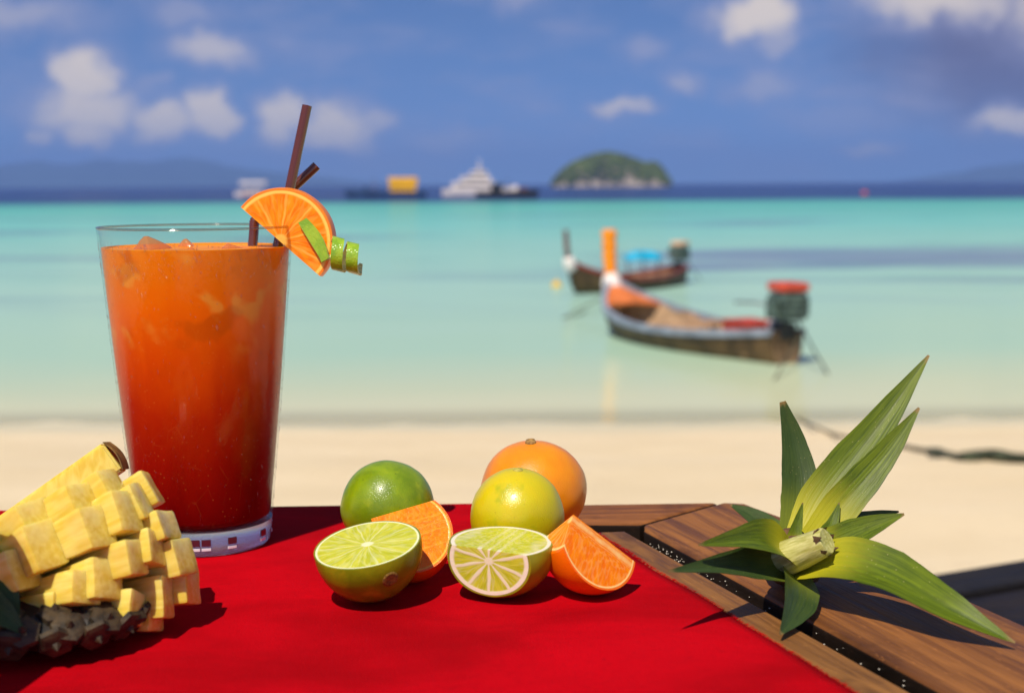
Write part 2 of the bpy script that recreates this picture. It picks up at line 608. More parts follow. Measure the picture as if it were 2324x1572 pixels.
table = empty('patio_table', (0.0, .45, SAND), label='weathered brown slatted wooden table standing on the beach sand', cat='table')
def plank(name, pts, th=.024, bev=.0022, mt=m_wood, parent=None, ax=None):
    """pts: world xy outline counter-clockwise; local x runs along the grain"""
    c = Vector((sum(p[0] for p in pts) / len(pts), sum(p[1] for p in pts) / len(pts)))
    ang = atan2(ax[1], ax[0])
    ca, sa = cos(-ang), sin(-ang)
    loc = [((p[0] - c.x) * ca - (p[1] - c.y) * sa, (p[0] - c.x) * sa + (p[1] - c.y) * ca) for p in pts]
    bm = bmesh.new()
    poly_prism(bm, loc, -th, 0, bev, 3)
    bm.normal_update()
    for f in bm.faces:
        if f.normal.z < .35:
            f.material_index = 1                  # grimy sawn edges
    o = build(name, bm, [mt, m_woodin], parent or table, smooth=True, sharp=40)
    o.location = Vector((c.x, c.y, TZ)) - table.location
    o.rotation_euler = (0, 0, ang)
    return o
SD = Vector((.312, -.950))                        # slats run this way (away from camera it leans left)
SN = Vector((.950, .312))
A0 = Vector((.1352, .7262))                       # right edge starts here
def redge(off, y):                                # point on a line parallel to the right edge, off metres inside, at depth y
    q = A0 - SN * off
    return (q.x + SD.x * (y - q.y) / SD.y, y)
Y0 = .10
def inner(off, y):                                # inner border of the right board and the slats beside it
    return (.0655 + (.6955 - y) * .346 - off / .945, y)
SL = Vector((.327, -.945))
def backy(x):
    return .7558 + .040 * (x - .10)
# back board with chamfered corner, mitred against the right board
plank('frame_board', [(-.70, backy(-.70) - .045), (.02, .7065), (.0645, .7085), (.1105, backy(.11)), (-.70, backy(-.70))], ax=(1, .04))
# right board, mitred
plank('frame_board', [(.0655, .6955), inner(0, Y0), redge(-.002, Y0), redge(-.001, .722), (.1255, .7535), (.1140, backy(.114)), (.0665, .7065)], ax=SD)
off = .0095
SLO = []
for i in range(9):
    w_ = .066
    ye = .690 - .006 * i
    plank('slat', [inner(off + w_, ye - .004), inner(off + w_, Y0 + .08), inner(off, Y0 + .08), inner(off, ye + .004)], ax=SL)
    off += w_ + .009
plank('frame_board', [inner(off + .005, .64), inner(off + .07, .64), inner(off + .07, Y0), inner(off + .005, Y0)], ax=SL)
plank('frame_board', [inner(off, Y0 + .005), inner(.004, Y0 + .005), inner(.004, Y0 + .072), inner(off, Y0 + .072)], ax=(1, 0))
off += .075
# under-frame and legs
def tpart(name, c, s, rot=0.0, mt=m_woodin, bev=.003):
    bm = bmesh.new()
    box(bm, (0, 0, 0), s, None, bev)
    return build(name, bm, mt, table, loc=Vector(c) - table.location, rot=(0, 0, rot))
aR = atan2(SD.y, SD.x)
q = inner(.005, .43)
tpart('rail', (q[0], q[1], TZ - .024 - .0355), (.50, .030, .065), aR)
q = inner(off - .12, .40)
tpart('rail', (q[0], q[1], TZ - .024 - .0355), (.50, .030, .065), aR)
tpart('cross_rail', (-.23, .695, TZ - .024 - .0355), (.60, .040, .065))
tpart('cross_rail', (-.20, .22, TZ - .024 - .0355), (.70, .030, .065))
for (x, y) in ((.045, .665), (-.53, .655), (.215, .18), (-.50, .18)):
    bm = bmesh.new()
    box(bm, (0, 0, 0), (.048, .048, .70 - .02), None, .004)
    build('leg', bm, m_wood, table, loc=Vector((x, y, (SAND - .02 + TZ - .026) / 2)) - table.location)
    # leg top meets the rails
# sand grains caught in the gaps
m_grain = plain('sand_grain', (.62, .56, .47), .6, .3, 900)
random.seed(11)
bm = bmesh.new()
for i in range(420):
    side = random.random()
    if True:
        y = random.choice([random.uniform(.60, .70), random.uniform(.45, .70)])
        o_ = random.choice([.0003, .0003, .0092, random.random() * .009])
        q = inner(o_, y)
        z = TZ - random.uniform(.003, .018)
    else:
        q = (random.uniform(.03, .14), random.uniform(.46, .72))
        z = TZ + .0001
        if q[0] < redge(.15, q[1])[0]:
            continue
    r = random.uniform(.00015, .00042)
    bmesh.ops.create_icosphere(bm, subdivisions=1, radius=r, matrix=Matrix.Translation((q[0], q[1], z)) @ Matrix.Diagonal((1, 1.2, .8, 1)))
o = build('sand_grains', bm, m_grain, table, loc=-table.location)
tag(o, kind='stuff')

# ================================================================== CLOTH
m_cloth, t, p = mat('red_cloth')
P_ = t.obj()
wv1 = t.noise(t.v('MULTIPLY', P_, (900, 2600, 900)), 1.0, 2, .6)
fz = t.noise(P_, 1500, 2, .7)
br = t.noise(t.v('MULTIPLY', P_, (9, 16, 9)), 1.0, 4, .6, .5)
c_ = t.mix(t.step(br, .3, .7), (.33, .0003, .003), (.54, .0005, .006))
c_ = t.mix(t.step(fz, .58, .8, 0, .5), c_, (.68, .015, .03))
c_ = t.mix(t.step(wv1, .25, .5, .45, 0), c_, (.22, .001, .006))
mid = t.noise(t.v('MULTIPLY', P_, (260, 420, 260)), 1.0, 4, .7)
c_ = t.mix(t.step(mid, .5, .75, 0, .5), c_, (.30, .0008, .005))
setp(t, p, col=c_, rough=.95, spec=.04, sheen=.02, sheenr=.5, sheent=(.9, .05, .06),
     normal=t.bump(t.m('ADD', t.m('MULTIPLY', fz, .6), t.m('ADD', t.m('MULTIPLY', wv1, .5), t.m('MULTIPLY', br, 2.0))), .6, .0009))
def cloth_right(y):                                # right border of the cloth, slightly uneven
    return redge(.0, y)[0] - .1078 + .0024 * nz(y * 17, 3) + .0005 * nz(y * 160, 1)
bm = bmesh.new()
ROWS, COLS = 220, 70
rows = []
for j in range(ROWS + 1):
    s_ = j / ROWS * (.66 + .05)
    if s_ < .012 + .05:                            # hanging over the back edge
        dn = .062 - s_
        y = .7575 if dn > .004 else .7570 - (.004 - dn)
        z = -.0005 - max(0, dn - .003)
    else:
        y = .7530 - (s_ - .062)
        z = 0.0
    xr = cloth_right(min(y, .75))
    row = []
    for i in range(COLS + 1):
        f = (i / COLS) ** .6
        x = -.66 + f * (xr + .66)
        yb = y + (x - .10) * .040 * min(1, max(0, (y - .5) / .2))
        zz_ = z + (.00022 * nz(x * 30, y * 30, 5) + .0007 * nz(x * 9 + y * 4, y * 13, 2) - .0003 if z > -.001 else 0)
        if i == COLS:
            zz_ -= .0007
        row.append(bm.verts.new((x, yb, zz_ - .0003)))
    rows.append(row)
for a, b in zip(rows, rows[1:]):
    for i in range(COLS):
        bm.faces.new((a[i], b[i], b[i + 1], a[i + 1]))
cloth = build('table_cloth', bm, m_cloth, smooth=True)
md = cloth.modifiers.new('thickness', 'SOLIDIFY')
md.thickness = .0018
md.offset = -1
tag(cloth, 'bright red fuzzy cloth laid over most of the wooden table', 'tablecloth')
# loose fibres along the cut border
random.seed(3)
bm = bmesh.new()
for i in range(2600):
    y = random.uniform(.44, .75)
    x = cloth_right(y)
    L = random.uniform(.0006, .0024) * (1.6 if random.random() < .05 else 1)
    a = random.gauss(0, .8)
    d = SN.copy()
    d.rotate(Matrix.Rotation(a, 2))
    p0 = Vector((x - .0006, y, random.uniform(-.0016, -.0004)))
    e_ = p0 + Vector((d.x * L, d.y * L, random.uniform(-.0006, .0008)))
    wd = Vector((-d.y, d.x, 0)) * .00008
    v1, v2, v3 = bm.verts.new(p0 + wd), bm.verts.new(p0 - wd), bm.verts.new(e_)
    v4 = bm.verts.new(p0 + Vector((0, 0, .00014)))
    bm.faces.new((v1, v2, v3)); bm.faces.new((v2, v4, v3)); bm.faces.new((v4, v1, v3))
tag(build('frayed_fibres', bm, m_cloth, cloth), kind='stuff')

# ================================================================== GLASS AND DRINK
GX, GY = -.1475, .667
m_glass, t, p = mat('clear_glass')
tr = t.new('ShaderNodeBsdfTransparent')
t.put(tr.inputs[0], (.955, .965, .97))
gl = t.new('ShaderNodeBsdfGlossy')
t.put(gl.inputs['Roughness'], .03)
co = t.obj()
hb = t.noise(t.v('MULTIPLY', co, (1, 1, .35)), 420, 3, .6)
nb = t.bump(hb, .25, .0006)
t.put(gl.inputs['Normal'], nb)
ms = t.new('ShaderNodeMixShader')
t.l.new(thin_fresnel(t, .012, top=.42), ms.inputs[0])
t.l.new(tr.outputs[0], ms.inputs[1])
t.l.new(gl.outputs[0], ms.inputs[2])
t.l.new(ms.outputs[0], t.n['Material Output'].inputs[0])
GH, GB = .1500, .0115
RB, RT = .0308, .0449
def r_out(z):
    return RB + (RT - RB) * z / GH + .0006 * sin(pi * z / GH)
glass = empty('drinking_glass', (GX, GY, 0), label='tall tapered clear drinking glass holding the orange drink', cat='glass')
bm = bmesh.new()
WT = .0010
prof = [(r_out(z) , z) for z in [GB + (GH - .001 - GB) * i / 24 for i in range(25)]]
prof += [(RT - .0003, GH - .0003), (RT - WT / 2, GH), (RT - WT + .0002, GH - .0004)]
prof += [(r_out(z) - WT, z) for z in [GH - .0015 - (GH - .0015 - GB) * i / 24 for i in range(25)]]
lathe(bm, prof, 96, closed=True)
build('wall', bm, m_glass, glass, smooth=True, sharp=60)
m_rimg, t, p = mat('rounded_glass_rim')
tr = t.new('ShaderNodeBsdfTransparent')
t.put(tr.inputs[0], (.80, .74, .70))
gl = t.new('ShaderNodeBsdfGlossy')
t.put(gl.inputs['Roughness'], .05)
ms = t.new('ShaderNodeMixShader')
t.l.new(thin_fresnel(t, .10, top=.8), ms.inputs[0])
t.l.new(tr.outputs[0], ms.inputs[1])
t.l.new(gl.outputs[0], ms.inputs[2])
t.l.new(ms.outputs[0], t.n['Material Output'].inputs[0])
bm = bmesh.new()
lathe(bm, [(RT - .0005 + .0007 * cos(2 * pi * i / 12), GH + .0001 + .0006 * sin(2 * pi * i / 12)) for i in range(12)], 96, closed=True)
build('rim', bm, m_rimg, glass, smooth=True)
# thick frosted foot with clear moulded windows
m_foot, t, p = mat('frosted_glass_foot')
co = t.obj()
setp(t, p, col=(.86, .87, .93), rough=.20, trans=.85, ior=1.45, spec=.5, normal=t.bump(t.noise(co, 700, 3), .3, .0004))
bm = bmesh.new()
lathe(bm, [(0, .0018), (RB - .006, .0016), (RB - .003, .0002), (RB - .0012, .0), (RB - .0002, .0012), (r_out(.004), .004), (r_out(GB) - .0001, GB - .0001), (RB - .004, GB - .0004), (0, GB + .0004)], 96)
foot = build('foot', bm, m_foot, glass, smooth=True, sharp=50)
m_win, t, p = mat('moulded_glass_window')
co = t.obj()
zz_ = t.xyz(co)[2]
setp(t, p, col=t.mix(t.step(zz_, .0048, .0046), (.055, .018, .03), (.75, .77, .84)), rough=.06, spec=.8, coat=.6)
for ang in (-104, -86, -77, -55, -128, -20, 15, 48, 75, 110, 145, 180, 205):
    a = radians(ang)
    bm = bmesh.new()
    for zc, hz in ((.0069, .0031), (.0037, .0013)):
        rr = r_out(zc)
        box(bm, (0, 0, 0), (.0042, .0009, hz), None, .0002)
        bmesh.ops.transform(bm, matrix=Matrix.Translation((rr * cos(a), rr * sin(a), zc)) @ Matrix.Rotation(a + pi / 2, 4, 'Z'), verts=bm.verts[:] if zc == .0069 else [v for v in bm.verts if abs(v.co.z) < .0012 and v.co.length < .004])
    build('foot_window', bm, m_win, foot)

# drink: juice on top, red syrup sunk to the bottom
m_drink, t, p = mat('orange_red_drink')
co = t.obj()
cz = t.xyz(co)[2]
sw = t.noise(t.v('MULTIPLY', co, (1, 1, .5)), 42, 4, .55, .6)
sw2 = t.noise(co, 90, 4, .6)
zj = t.m('ADD', cz, t.m('MULTIPLY', t.m('SUBTRACT', sw, .5), .030))
c_ = t.ramp(t.step(zj, .005, .140, smooth=False), [(0, (.10, .0008, .0012)), (.10, (.19, .0010, .0010)), (.28, (.36, .007, .0006)), (.46, (.52, .024, .0006)), (.62, (.74, .075, .0004)), (.80, (.90, .155, .0004)), (1, (.88, .23, .001))])
pulp = t.voro(co, 330)
c_ = t.mix(t.step(pulp, .16, .05, 0, .35), c_, t.mix(.5, c_, (.95, .42, .10)))
thread = t.voro(t.v('MULTIPLY', co, (1, 1, .45)), 140, 'DISTANCE_TO_EDGE')
c_ = t.mix(t.m('MULTIPLY', t.step(thread, .02, .006), t.step(t.noise(co, 70, 2), .5, .68, 0, .14)), c_, t.mix(.5, c_, (.95, .35, .08)))
ice = t.m('MULTIPLY', t.step(t.noise(co, 55, 2, .5, .3), .54, .66), t.step(cz, .085, .115))
c_ = t.mix(t.m('MULTIPLY', ice, .55), c_, (.86, .40, .05))
dk = t.m('MULTIPLY', t.step(t.noise(t.v('ADD', co, (2, 3, 1)), 60, 2), .56, .70), t.step(cz, .075, .11))
c_ = t.mix(t.m('MULTIPLY', dk, .45), c_, (.50, .075, .001))
setp(t, p, col=c_, rough=.4, spec=.06, sss=.35, sssr=(1, .25, .06), ssss=.006)
drink = bpy.data.objects.new('tmp', None)
bm = bmesh.new()
LV = .1410
prof = [(0, GB + .0006), (r_out(GB) - WT - .003, GB + .0006), (r_out(GB) - WT - .0002, GB + .0022)]
prof += [(r_out(z) - WT - .00012, z) for z in [GB + .004 + (LV - GB - .004) * i / 24 for i in range(25)]]
prof += [(r_out(LV) - WT - .0012, LV - .0006), (0, LV - .0006)]
lathe(bm, prof, 96)
drink = build('iced_drink', bm, m_drink, smooth=True, sharp=50, loc=(GX, GY, 0))
tag(drink, 'orange drink fading to deep red syrup at the bottom of the glass', 'drink')

# ice lumps breaking the surface
m_ice, t, p = mat('ice')
co = t.obj()
tr = t.new('ShaderNodeBsdfTransparent'); t.put(tr.inputs[0], (.93, .72, .48))
df = t.new('ShaderNodeBsdfTranslucent'); t.put(df.inputs[0], (.92, .55, .28))
d2 = t.new('ShaderNodeBsdfDiffuse'); t.put(d2.inputs[0], (.85, .42, .16))
gl = t.new('ShaderNodeBsdfGlossy'); t.put(gl.inputs['Roughness'], .08)
nb = t.bump(t.noise(co, 260, 3), .5, .001)
t.put(gl.inputs['Normal'], nb)
a1 = t.new('ShaderNodeMixShader'); a1.inputs[0].default_value = .5
t.l.new(df.outputs[0], a1.inputs[1]); t.l.new(d2.outputs[0], a1.inputs[2])
a2 = t.new('ShaderNodeMixShader'); a2.inputs[0].default_value = .38
t.l.new(tr.outputs[0], a2.inputs[1]); t.l.new(a1.outputs[0], a2.inputs[2])
a3 = t.new('ShaderNodeMixShader'); t.l.new(thin_fresnel(t, .03), a3.inputs[0])
t.l.new(a2.outputs[0], a3.inputs[1]); t.l.new(gl.outputs[0], a3.inputs[2])
t.l.new(a3.outputs[0], t.n['Material Output'].inputs[0])
for i, (x, y, z, s_, rz, lab) in enumerate((
        (-.016, -.014, 0.1357, .0165, .5, 'ice lump with a pointed tip rising above the drink'),
        (.003, -.018, 0.1317, .0150, 1.2, 'flat melting ice lump in the middle of the drink surface'),
        (.021, -.012, 0.1332, .0155, .2, 'wet ice lump in the drink under the orange slice'),
        (-.006, .016, 0.1327, .0160, .9, 'ice lump at the far side of the drink surface'))):
    bm = bmesh.new()
    box(bm, (0, 0, 0), (s_, s_ * .8, s_ * .75), None, s_ * .10)
    R_ = Matrix.Rotation(rz, 3, 'Z') @ Matrix.Rotation(.75, 3, 'X') @ Matrix.Rotation(.5, 3, 'Y')
    bmesh.ops.subdivide_edges(bm, edges=bm.edges[:], cuts=2, use_grid_fill=True)
    for v in bm.verts:
        v.co = R_ @ (v.co * (1 + .22 * noise.noise(v.co * 110 + Vector((i * 7, 0, 0)))))
    o = build('ice_lump', bm, m_ice, smooth=True, loc=(GX + x, GY + y, z))
    tag(o, lab, 'ice', 'ice in the drink')

# condensation beads
m_bead, t, p = mat('water_bead')
tr = t.new('ShaderNodeBsdfTransparent'); t.put(tr.inputs[0], (.97, .97, .97))
gl = t.new('ShaderNodeBsdfGlossy'); t.put(gl.inputs['Roughness'], .06)
ms = t.new('ShaderNodeMixShader'); t.l.new(thin_fresnel(t, .05), ms.inputs[0])
t.l.new(tr.outputs[0], ms.inputs[1]); t.l.new(gl.outputs[0], ms.inputs[2])
t.l.new(ms.outputs[0], t.n['Material Output'].inputs[0])
random.seed(8)
bm = bmesh.new()
for i in range(1500):
    a = random.uniform(pi, 2 * pi)
    if random.random() < .3:
        z = random.uniform(.128, .144)
    else:
        z = random.uniform(.014, .140)
        if random.random() < .5:
            a = random.choice([random.gauss(pi, .22), random.gauss(2 * pi, .22)])
    r = random.uniform(.00012, .00050) * (1.5 if random.random() < .06 else 1)
    ro = r_out(z)
    bmesh.ops.create_icosphere(bm, subdivisions=1, radius=r,
        matrix=Matrix.Translation((ro * cos(a), ro * sin(a), z)) @ Matrix.Rotation(a, 4, 'Z') @ Matrix.Diagonal((.55, 1, random.choice([1, 1, 1.3, 2.6]), 1)))
o = build('condensation', bm, m_bead, glass, smooth=True)
tag(o, kind='stuff')

# straws
m_straw, t, p = mat('brown_straw')
co = t.obj()
setp(t, p, col=(.105, .024, .010), rough=.24, spec=.6, coat=.4, coatr=.12)
def straw(name, pts, r, label, ridges=None):
    bm = bmesh.new()
    P = bez(pts, 60) if len(pts) > 2 else [Vector(pts[0]).lerp(Vector(pts[1]), i / 40) for i in range(41)]
    rad = []
    for i in range(len(P)):
        f = i / (len(P) - 1)
        k = 1.0
        if ridges and ridges[0] < f < ridges[1]:
            k = 1.0 + .12 * (1 if i % 2 else -.4)
        rad.append(r * k)
    tube(bm, P, rad, 20, cap=False)
    tube(bm, P[::-1], [q * .86 for q in rad[::-1]], 20, cap=False)
    # end rings
    bm.verts.ensure_lookup_table()
    n = len(P) * 20
    for i in range(20):
        j = (i + 1) % 20
    o = build(name, bm, m_straw, smooth=True)
    tag(o, label, 'straw', 'straws in the drink')
    return o
y_ = GY + .012
s0 = at(697, 240, y_ + .004)
s1 = at(655, 440, y_)
d_ = (s1 - s0)
straw('drinking_straw', [s0, s0 + d_ * 1.95], .00235, 'straight brown straw sticking up highest behind the orange slice')
b0 = at(719, 376, y_ + .012)
b1 = at(650, 440, y_ + .010)
b2 = at(590, 492, y_ + .006)
b3 = at(580, 520, y_ + .004)
b4 = at(560, 700, y_ - .004)
straw('drinking_straw', [b0, b1, at(612, 474, y_ + .008), b2, at(578, 503, y_ + .005), at(575, 540, y_ + .003), b4], .0023, 'short bent brown straw crossing behind the straight one', (.44, .70))

# ================================================================== CITRUS
def citrus_mat(name, radii, rind_a, rind_b, rind_c, pith, flesh_a, flesh_b, nseg=9, pole_tint=None, memb=.022, rind_t=.965, pith_t=.915, phase=0.0, blem=.3, split=.5, memw=.5, bmp=.18, core=.12, front=None):
    """one solid material: rind, pith, membranes and pulp by position inside the fruit"""
    m_, t, p = mat(name)
    co = t.obj()
    q = t.v('MULTIPLY', co, tuple(1 / r for r in radii))
    jit = t.noise(co, 130, 3, .6)
    rho = t.v('LENGTH', q)
    qx, qy, qz = t.xyz(q)
    rad = t.m('SQRT', t.m('ADD', t.m('MULTIPLY', qx, qx), t.m('MULTIPLY', qy, qy)))
    wob = t.m('MULTIPLY', t.m('SUBTRACT', t.noise(co, 60, 2), .5), .35)
    th = t.m('ADD', t.m('ADD', t.m('ARCTAN2', qy, qx), phase), wob)
    fr = t.m('FRACT', t.m('MULTIPLY', t.m('ADD', th, 2 * pi), nseg / (2 * pi)))
    db = t.m('MULTIPLY', t.m('MINIMUM', fr, t.m('SUBTRACT', 1.0, fr)), t.m('MULTIPLY', rad, 2 * pi / nseg))
    # pulp sacs: streaks that run out from the core
    stv = t.comb(t.m('MULTIPLY', th, 7.0), t.m('MULTIPLY', rad, 2.6), t.m('MULTIPLY', qz, 9.0))
    streak = t.noise(stv, 1.0, 4, .6)
    sac = t.voro(stv, 1.6, 'F1')
    fl = t.mix(t.step(streak, .3, .7), flesh_a, flesh_b)
    fl = t.mix(t.step(sac, .45, .75, 0, .35), fl, t.mix(.5, fl, pith))
    mw_ = t.m('MINIMUM', 1.0, t.m('MULTIPLY', rad, 3.2))
    memm = t.step(t.m('DIVIDE', db, t.m('MAXIMUM', mw_, .02)), memb * 1.7, memb * .5)
    corem = t.m('MULTIPLY', .85, t.step(t.m('ADD', rad, t.m('MULTIPLY', t.m('SUBTRACT', jit, .5), .12)), core + .03, core - .03))
    edge = t.m('ADD', rho, t.m('MULTIPLY', t.m('SUBTRACT', jit, .5), .025))
    pithm = t.step(edge, pith_t - .02, pith_t + .015)
    if front:                              # membranes stand out where they are cut across, less where cut along
        memw = t.step(qz, front - .16, front - .03, memw * .28, memw)
    fleshm = t.m('MAXIMUM', t.m('MAXIMUM', t.m('MULTIPLY', memm, memw), corem), pithm)
    inner_ = t.mix(fleshm, fl, pith)
    # rind
    big = t.noise(co, 55, 4, .6, .4)
    pore = t.voro(co, 1250)
    rc = t.mix(t.step(big, split - .18, split + .18), rind_a, rind_b)
    rc = t.mix(t.step(t.noise(t.v('ADD', co, (3, 1, 2)), 85, 3), .56, .75, 0, .7), rc, rind_c)
    if pole_tint:
        rc = t.mix(t.step(t.m('ADD', qz, t.m('MULTIPLY', t.m('SUBTRACT', big, .5), .5)), pole_tint[0], pole_tint[1]), rc, pole_tint[2])
    rc = t.mix(t.step(pore, .02, .3, .10, 0), rc, tuple(c * .6 for c in rind_a))
    spots = t.voro(t.v('ADD', co, (1, 5, 2)), 210)
    rc = t.mix(t.step(spots, .10, .05, 0, blem), rc, tuple(c * .4 for c in rind_a))
    rm = t.step(rho, rind_t - .006, rind_t + .006)
    setp(t, p, col=t.mix(rm, inner_, rc), rough=t.step(rm, 0, 1, .24, .30), spec=t.step(rm, 0, 1, .22, .5), sss=.18, sssr=(1, .6, .12), ssss=.003)
    bh = t.m('ADD', t.m('MULTIPLY', rm, t.m('MULTIPLY', t.step(pore, 0, .45), .8)), t.m('MULTIPLY', t.m('SUBTRACT', 1.0, rm), t.m('ADD', t.m('MULTIPLY', streak, 1.1), t.m('MULTIPLY', fleshm, .6))))
    setp(t, p, normal=t.bump(bh, bmp, .00075))
    return m_
def ball(radii, nub=0.0, seed=0, lump=.018, flat=0.0):
    bm = bmesh.new()
    bmesh.ops.create_uvsphere(bm, u_segments=72, v_segments=48, radius=1)
    for v in bm.verts:
        c = v.co.copy()
        k = 1 + lump * noise.noise(c * 1.6 + Vector((seed * 3.1, 0, 0))) + lump * .35 * noise.noise(c * 5 + Vector((seed, 4, 0)))
        if nub:
            k += nub * max(0, (abs(c.z) - .86) / .14) ** 2
        v.co = Vector((c.x * radii[0], c.y * radii[1], c.z * radii[2])) * k
    return bm
def frame_z(zdir, xhint=(1, 0, 0)):
    z = Vector(zdir).normalized()
    x = Vector(xhint)
    x = (x - z * x.dot(z)).normalized()
    return Matrix((x, z.cross(x), z)).transposed()
def piece(name, c, radii, M, planes, mt, label, cat, group=None, seed=0, lump=.018):
    """fruit cut by planes (world normal, distance from the centre); what lies beyond each is gone"""
    bm = ball(radii, 0, seed, lump)
    for (n, d) in planes:
        nl = M.transposed() @ Vector(n).normalized()
        r = bmesh.ops.bisect_plane(bm, geom=bm.verts[:] + bm.edges[:] + bm.faces[:], dist=1e-7, plane_co=nl * d, plane_no=nl, clear_outer=True)
        ed = [e for e in r['geom_cut'] if isinstance(e, bmesh.types.BMEdge)]
        bmesh.ops.edgenet_fill(bm, edges=ed)
    bmesh.ops.recalc_face_normals(bm, faces=bm.faces)
    o = build(name, bm, mt, smooth=True, sharp=32, loc=c, rot=M.to_euler())
    zmin = min((o.rotation_euler.to_matrix() @ v.co).z for v in o.data.vertices) + c.z
    o.location.z -= zmin - .0002 if zmin < .02 else 0
    tag(o, label, cat, group)
    return o
def scar(parent, M, dirw, radii, r, mt, name='stem_scar', h=.0006):
    """small round scar standing on the rind"""
    dl = (M.transposed() @ Vector(dirw)).normalized()
    k = 1 / sqrt((dl.x / radii[0]) ** 2 + (dl.y / radii[1]) ** 2 + (dl.z / radii[2]) ** 2)
    bm = bmesh.new()
    lathe(bm, [(0, h * .3), (r * .45, h * .5), (r * .8, h * 1.2), (r, h * .3), (r * 1.1, -h * 2)], 24)
    o = build(name, bm, mt, parent, smooth=True, loc=dl * k * .995)
    o.rotation_euler = dl.to_track_quat('Z', 'Y').to_euler()
    return o
m_scar = plain('dry_stem_scar', (.30, .17, .05), .8, .4, 700, .0004)
m_scarb = plain('brown_rind_scar', (.20, .115, .015), .7, .5, 900, .0004)
m_scarg = plain('pale_stem_scar', (.42, .36, .06), .6, .3, 600, .0003)

LIME_PITH = (.80, .80, .42)
LF_A, LF_B = (.42, .44, .012), (.60, .58, .045)
# --- whole fruit
c, r = rest(880, 1151, 106)
rad = (r, r * .99, r * 1.0)
m_ = citrus_mat('green_lime_rind', rad, (.13, .215, .002), (.24, .34, .003), (.32, .38, .006), LIME_PITH, LF_A, LF_B, pole_tint=(.72, 1.0, (.42, .34, .03)), blem=.55)
M = frame_z((.93, .10, -.30))
o = piece('lime', c, rad, M, [], m_, 'whole glossy green lime with a yellowish end, beside the glass', 'lime', seed=1)
scar(o, M, (.93, .10, -.30), rad, .0022, m_scar)
c, r = rest(1174, 1177, 107)
rad = (r, r, r * 1.04)
m_ = citrus_mat('yellow_lime_rind', rad, (.64, .50, .003), (.58, .50, .004), (.28, .36, .004), LIME_PITH, LF_A, LF_B, pole_tint=None, blem=.3)
M = frame_z((.02, -.12, 1))
o = piece('lime', c, rad, M, [], m_, 'whole lime ripened mostly to yellow, in front of the whole orange', 'lime', seed=2)
scar(o, M, (.02, -.12, 1), rad, .0021, m_scarg)
c = on(1212, 1224)
c.y += .004
rad = (.0256, .0256, .0236)
c.z = rad[2]
m_ = citrus_mat('orange_rind', rad, (.82, .25, .001), (.86, .29, .002), (.84, .23, .001), (.92, .62, .25), (.9, .3, .01), (.95, .42, .02), blem=.12)
M = frame_z((-.06, -.10, 1))
o = piece('orange', c, rad, M, [], m_, 'whole orange with a dry stem button, behind the yellow lime', 'orange', seed=3, lump=.02)
scar(o, M, (-.06, -.10, 1), rad, .0026, m_scar, 'stem_button', .0012)

# --- cut limes
c, r = rest(835, 1243, 123)
rad = (r, r, r)
m_ = citrus_mat('lime_half_flesh', rad, (.15, .20, .004), (.28, .30, .006), (.40, .30, .010), (.80, .80, .50), LF_A, LF_B, nseg=10, memb=.014, rind_t=.968, pith_t=.935, blem=.25, memw=.32, core=.10)
n_ = Vector((-.13, -.19, .97)).normalized()
M = frame_z(n_)
o = piece('lime_half', c, rad, M, [(n_, .0015)], m_, 'lime half lying cut face up with a brown scar on its rind', 'lime half', seed=4, lump=.012)
scar(o, M, (.50, -.82, -.40), rad, .0033, m_scarb, h=.00022)
c, r = rest(1136, 1232, 122)
rad = (r, r * .82, r)
ax = Vector((-.38, -.92, -.06)).normalized()
M = frame_z(ax, (.9, -.3, 0))
hl = M.transposed() @ Vector((0.02, -.06, 1)).cross(ax)
PH = (2 * pi / 10) * .5 - atan2(hl.y, hl.x) % (2 * pi / 10)
m_ = citrus_mat('lime_wedge_flesh', rad, (.22, .23, .008), (.32, .30, .009), (.38, .25, .014), (.82, .74, .56), LF_A, LF_B, nseg=10, memb=.030, rind_t=.965, pith_t=.90, phase=PH, blem=.3, memw=.85, core=.08, front=.0125 / r)
o = piece('lime_half', c, rad, M, [(Vector((.02, -.06, 1)), .0046), (ax, .0125)], m_, 'lime half with its end sliced off showing pale segments', 'lime half', seed=5, lump=.012)

# --- orange wedges
OR = dict(rind_a=(.86, .145, .001), rind_b=(.90, .17, .001), rind_c=(.84, .13, .001), pith=(.93, .48, .06), flesh_a=(.86, .165, .0005), flesh_b=(.93, .265, .002))
c, r = rest(1353, 1222, 126)
rad = (r, r, r * .90)
m_ = citrus_mat('orange_wedge_flesh', rad, nseg=10, memb=.012, rind_t=.96, pith_t=.93, phase=.3, blem=.05, memw=.28, bmp=.3, core=.07, **dict(OR, pith=(.95, .62, .22)))
e_ = Vector((.74, .22, -.63)).normalized()
n1 = Vector((.60, -.56, .50))
n1 = (n1 - e_ * n1.dot(e_)).normalized()
n2 = (Matrix.Rotation(radians(-104), 3, e_) @ n1)
if n2.y < 0:
    n2 = (Matrix.Rotation(radians(104), 3, e_) @ n1)
M = frame_z(e_, n1)
piece('orange_wedge', c, rad, M, [(n1, .0014), (n2, .0022), (-e_, .0148)], m_, 'orange wedge on the cloth edge with its cut side up', 'orange wedge', seed=6, lump=.01)
c, r = rest(928, 1222, 100)
rad = (r * 1.05, r * 1.05, r)
m_ = citrus_mat('orange_wedge_flesh', rad, nseg=10, memb=.012, rind_t=.955, pith_t=.92, phase=.1, blem=.05, memw=.28, bmp=.3, **OR)
e_ = Vector((.90, .30, .20)).normalized()
n1 = Vector((-.08, -.80, .58))
n1 = (n1 - e_ * n1.dot(e_)).normalized()
n2 = Vector((.0, .75, .66))
n2 = (n2 - e_ * n2.dot(e_)).normalized()
M = frame_z(e_, n1)
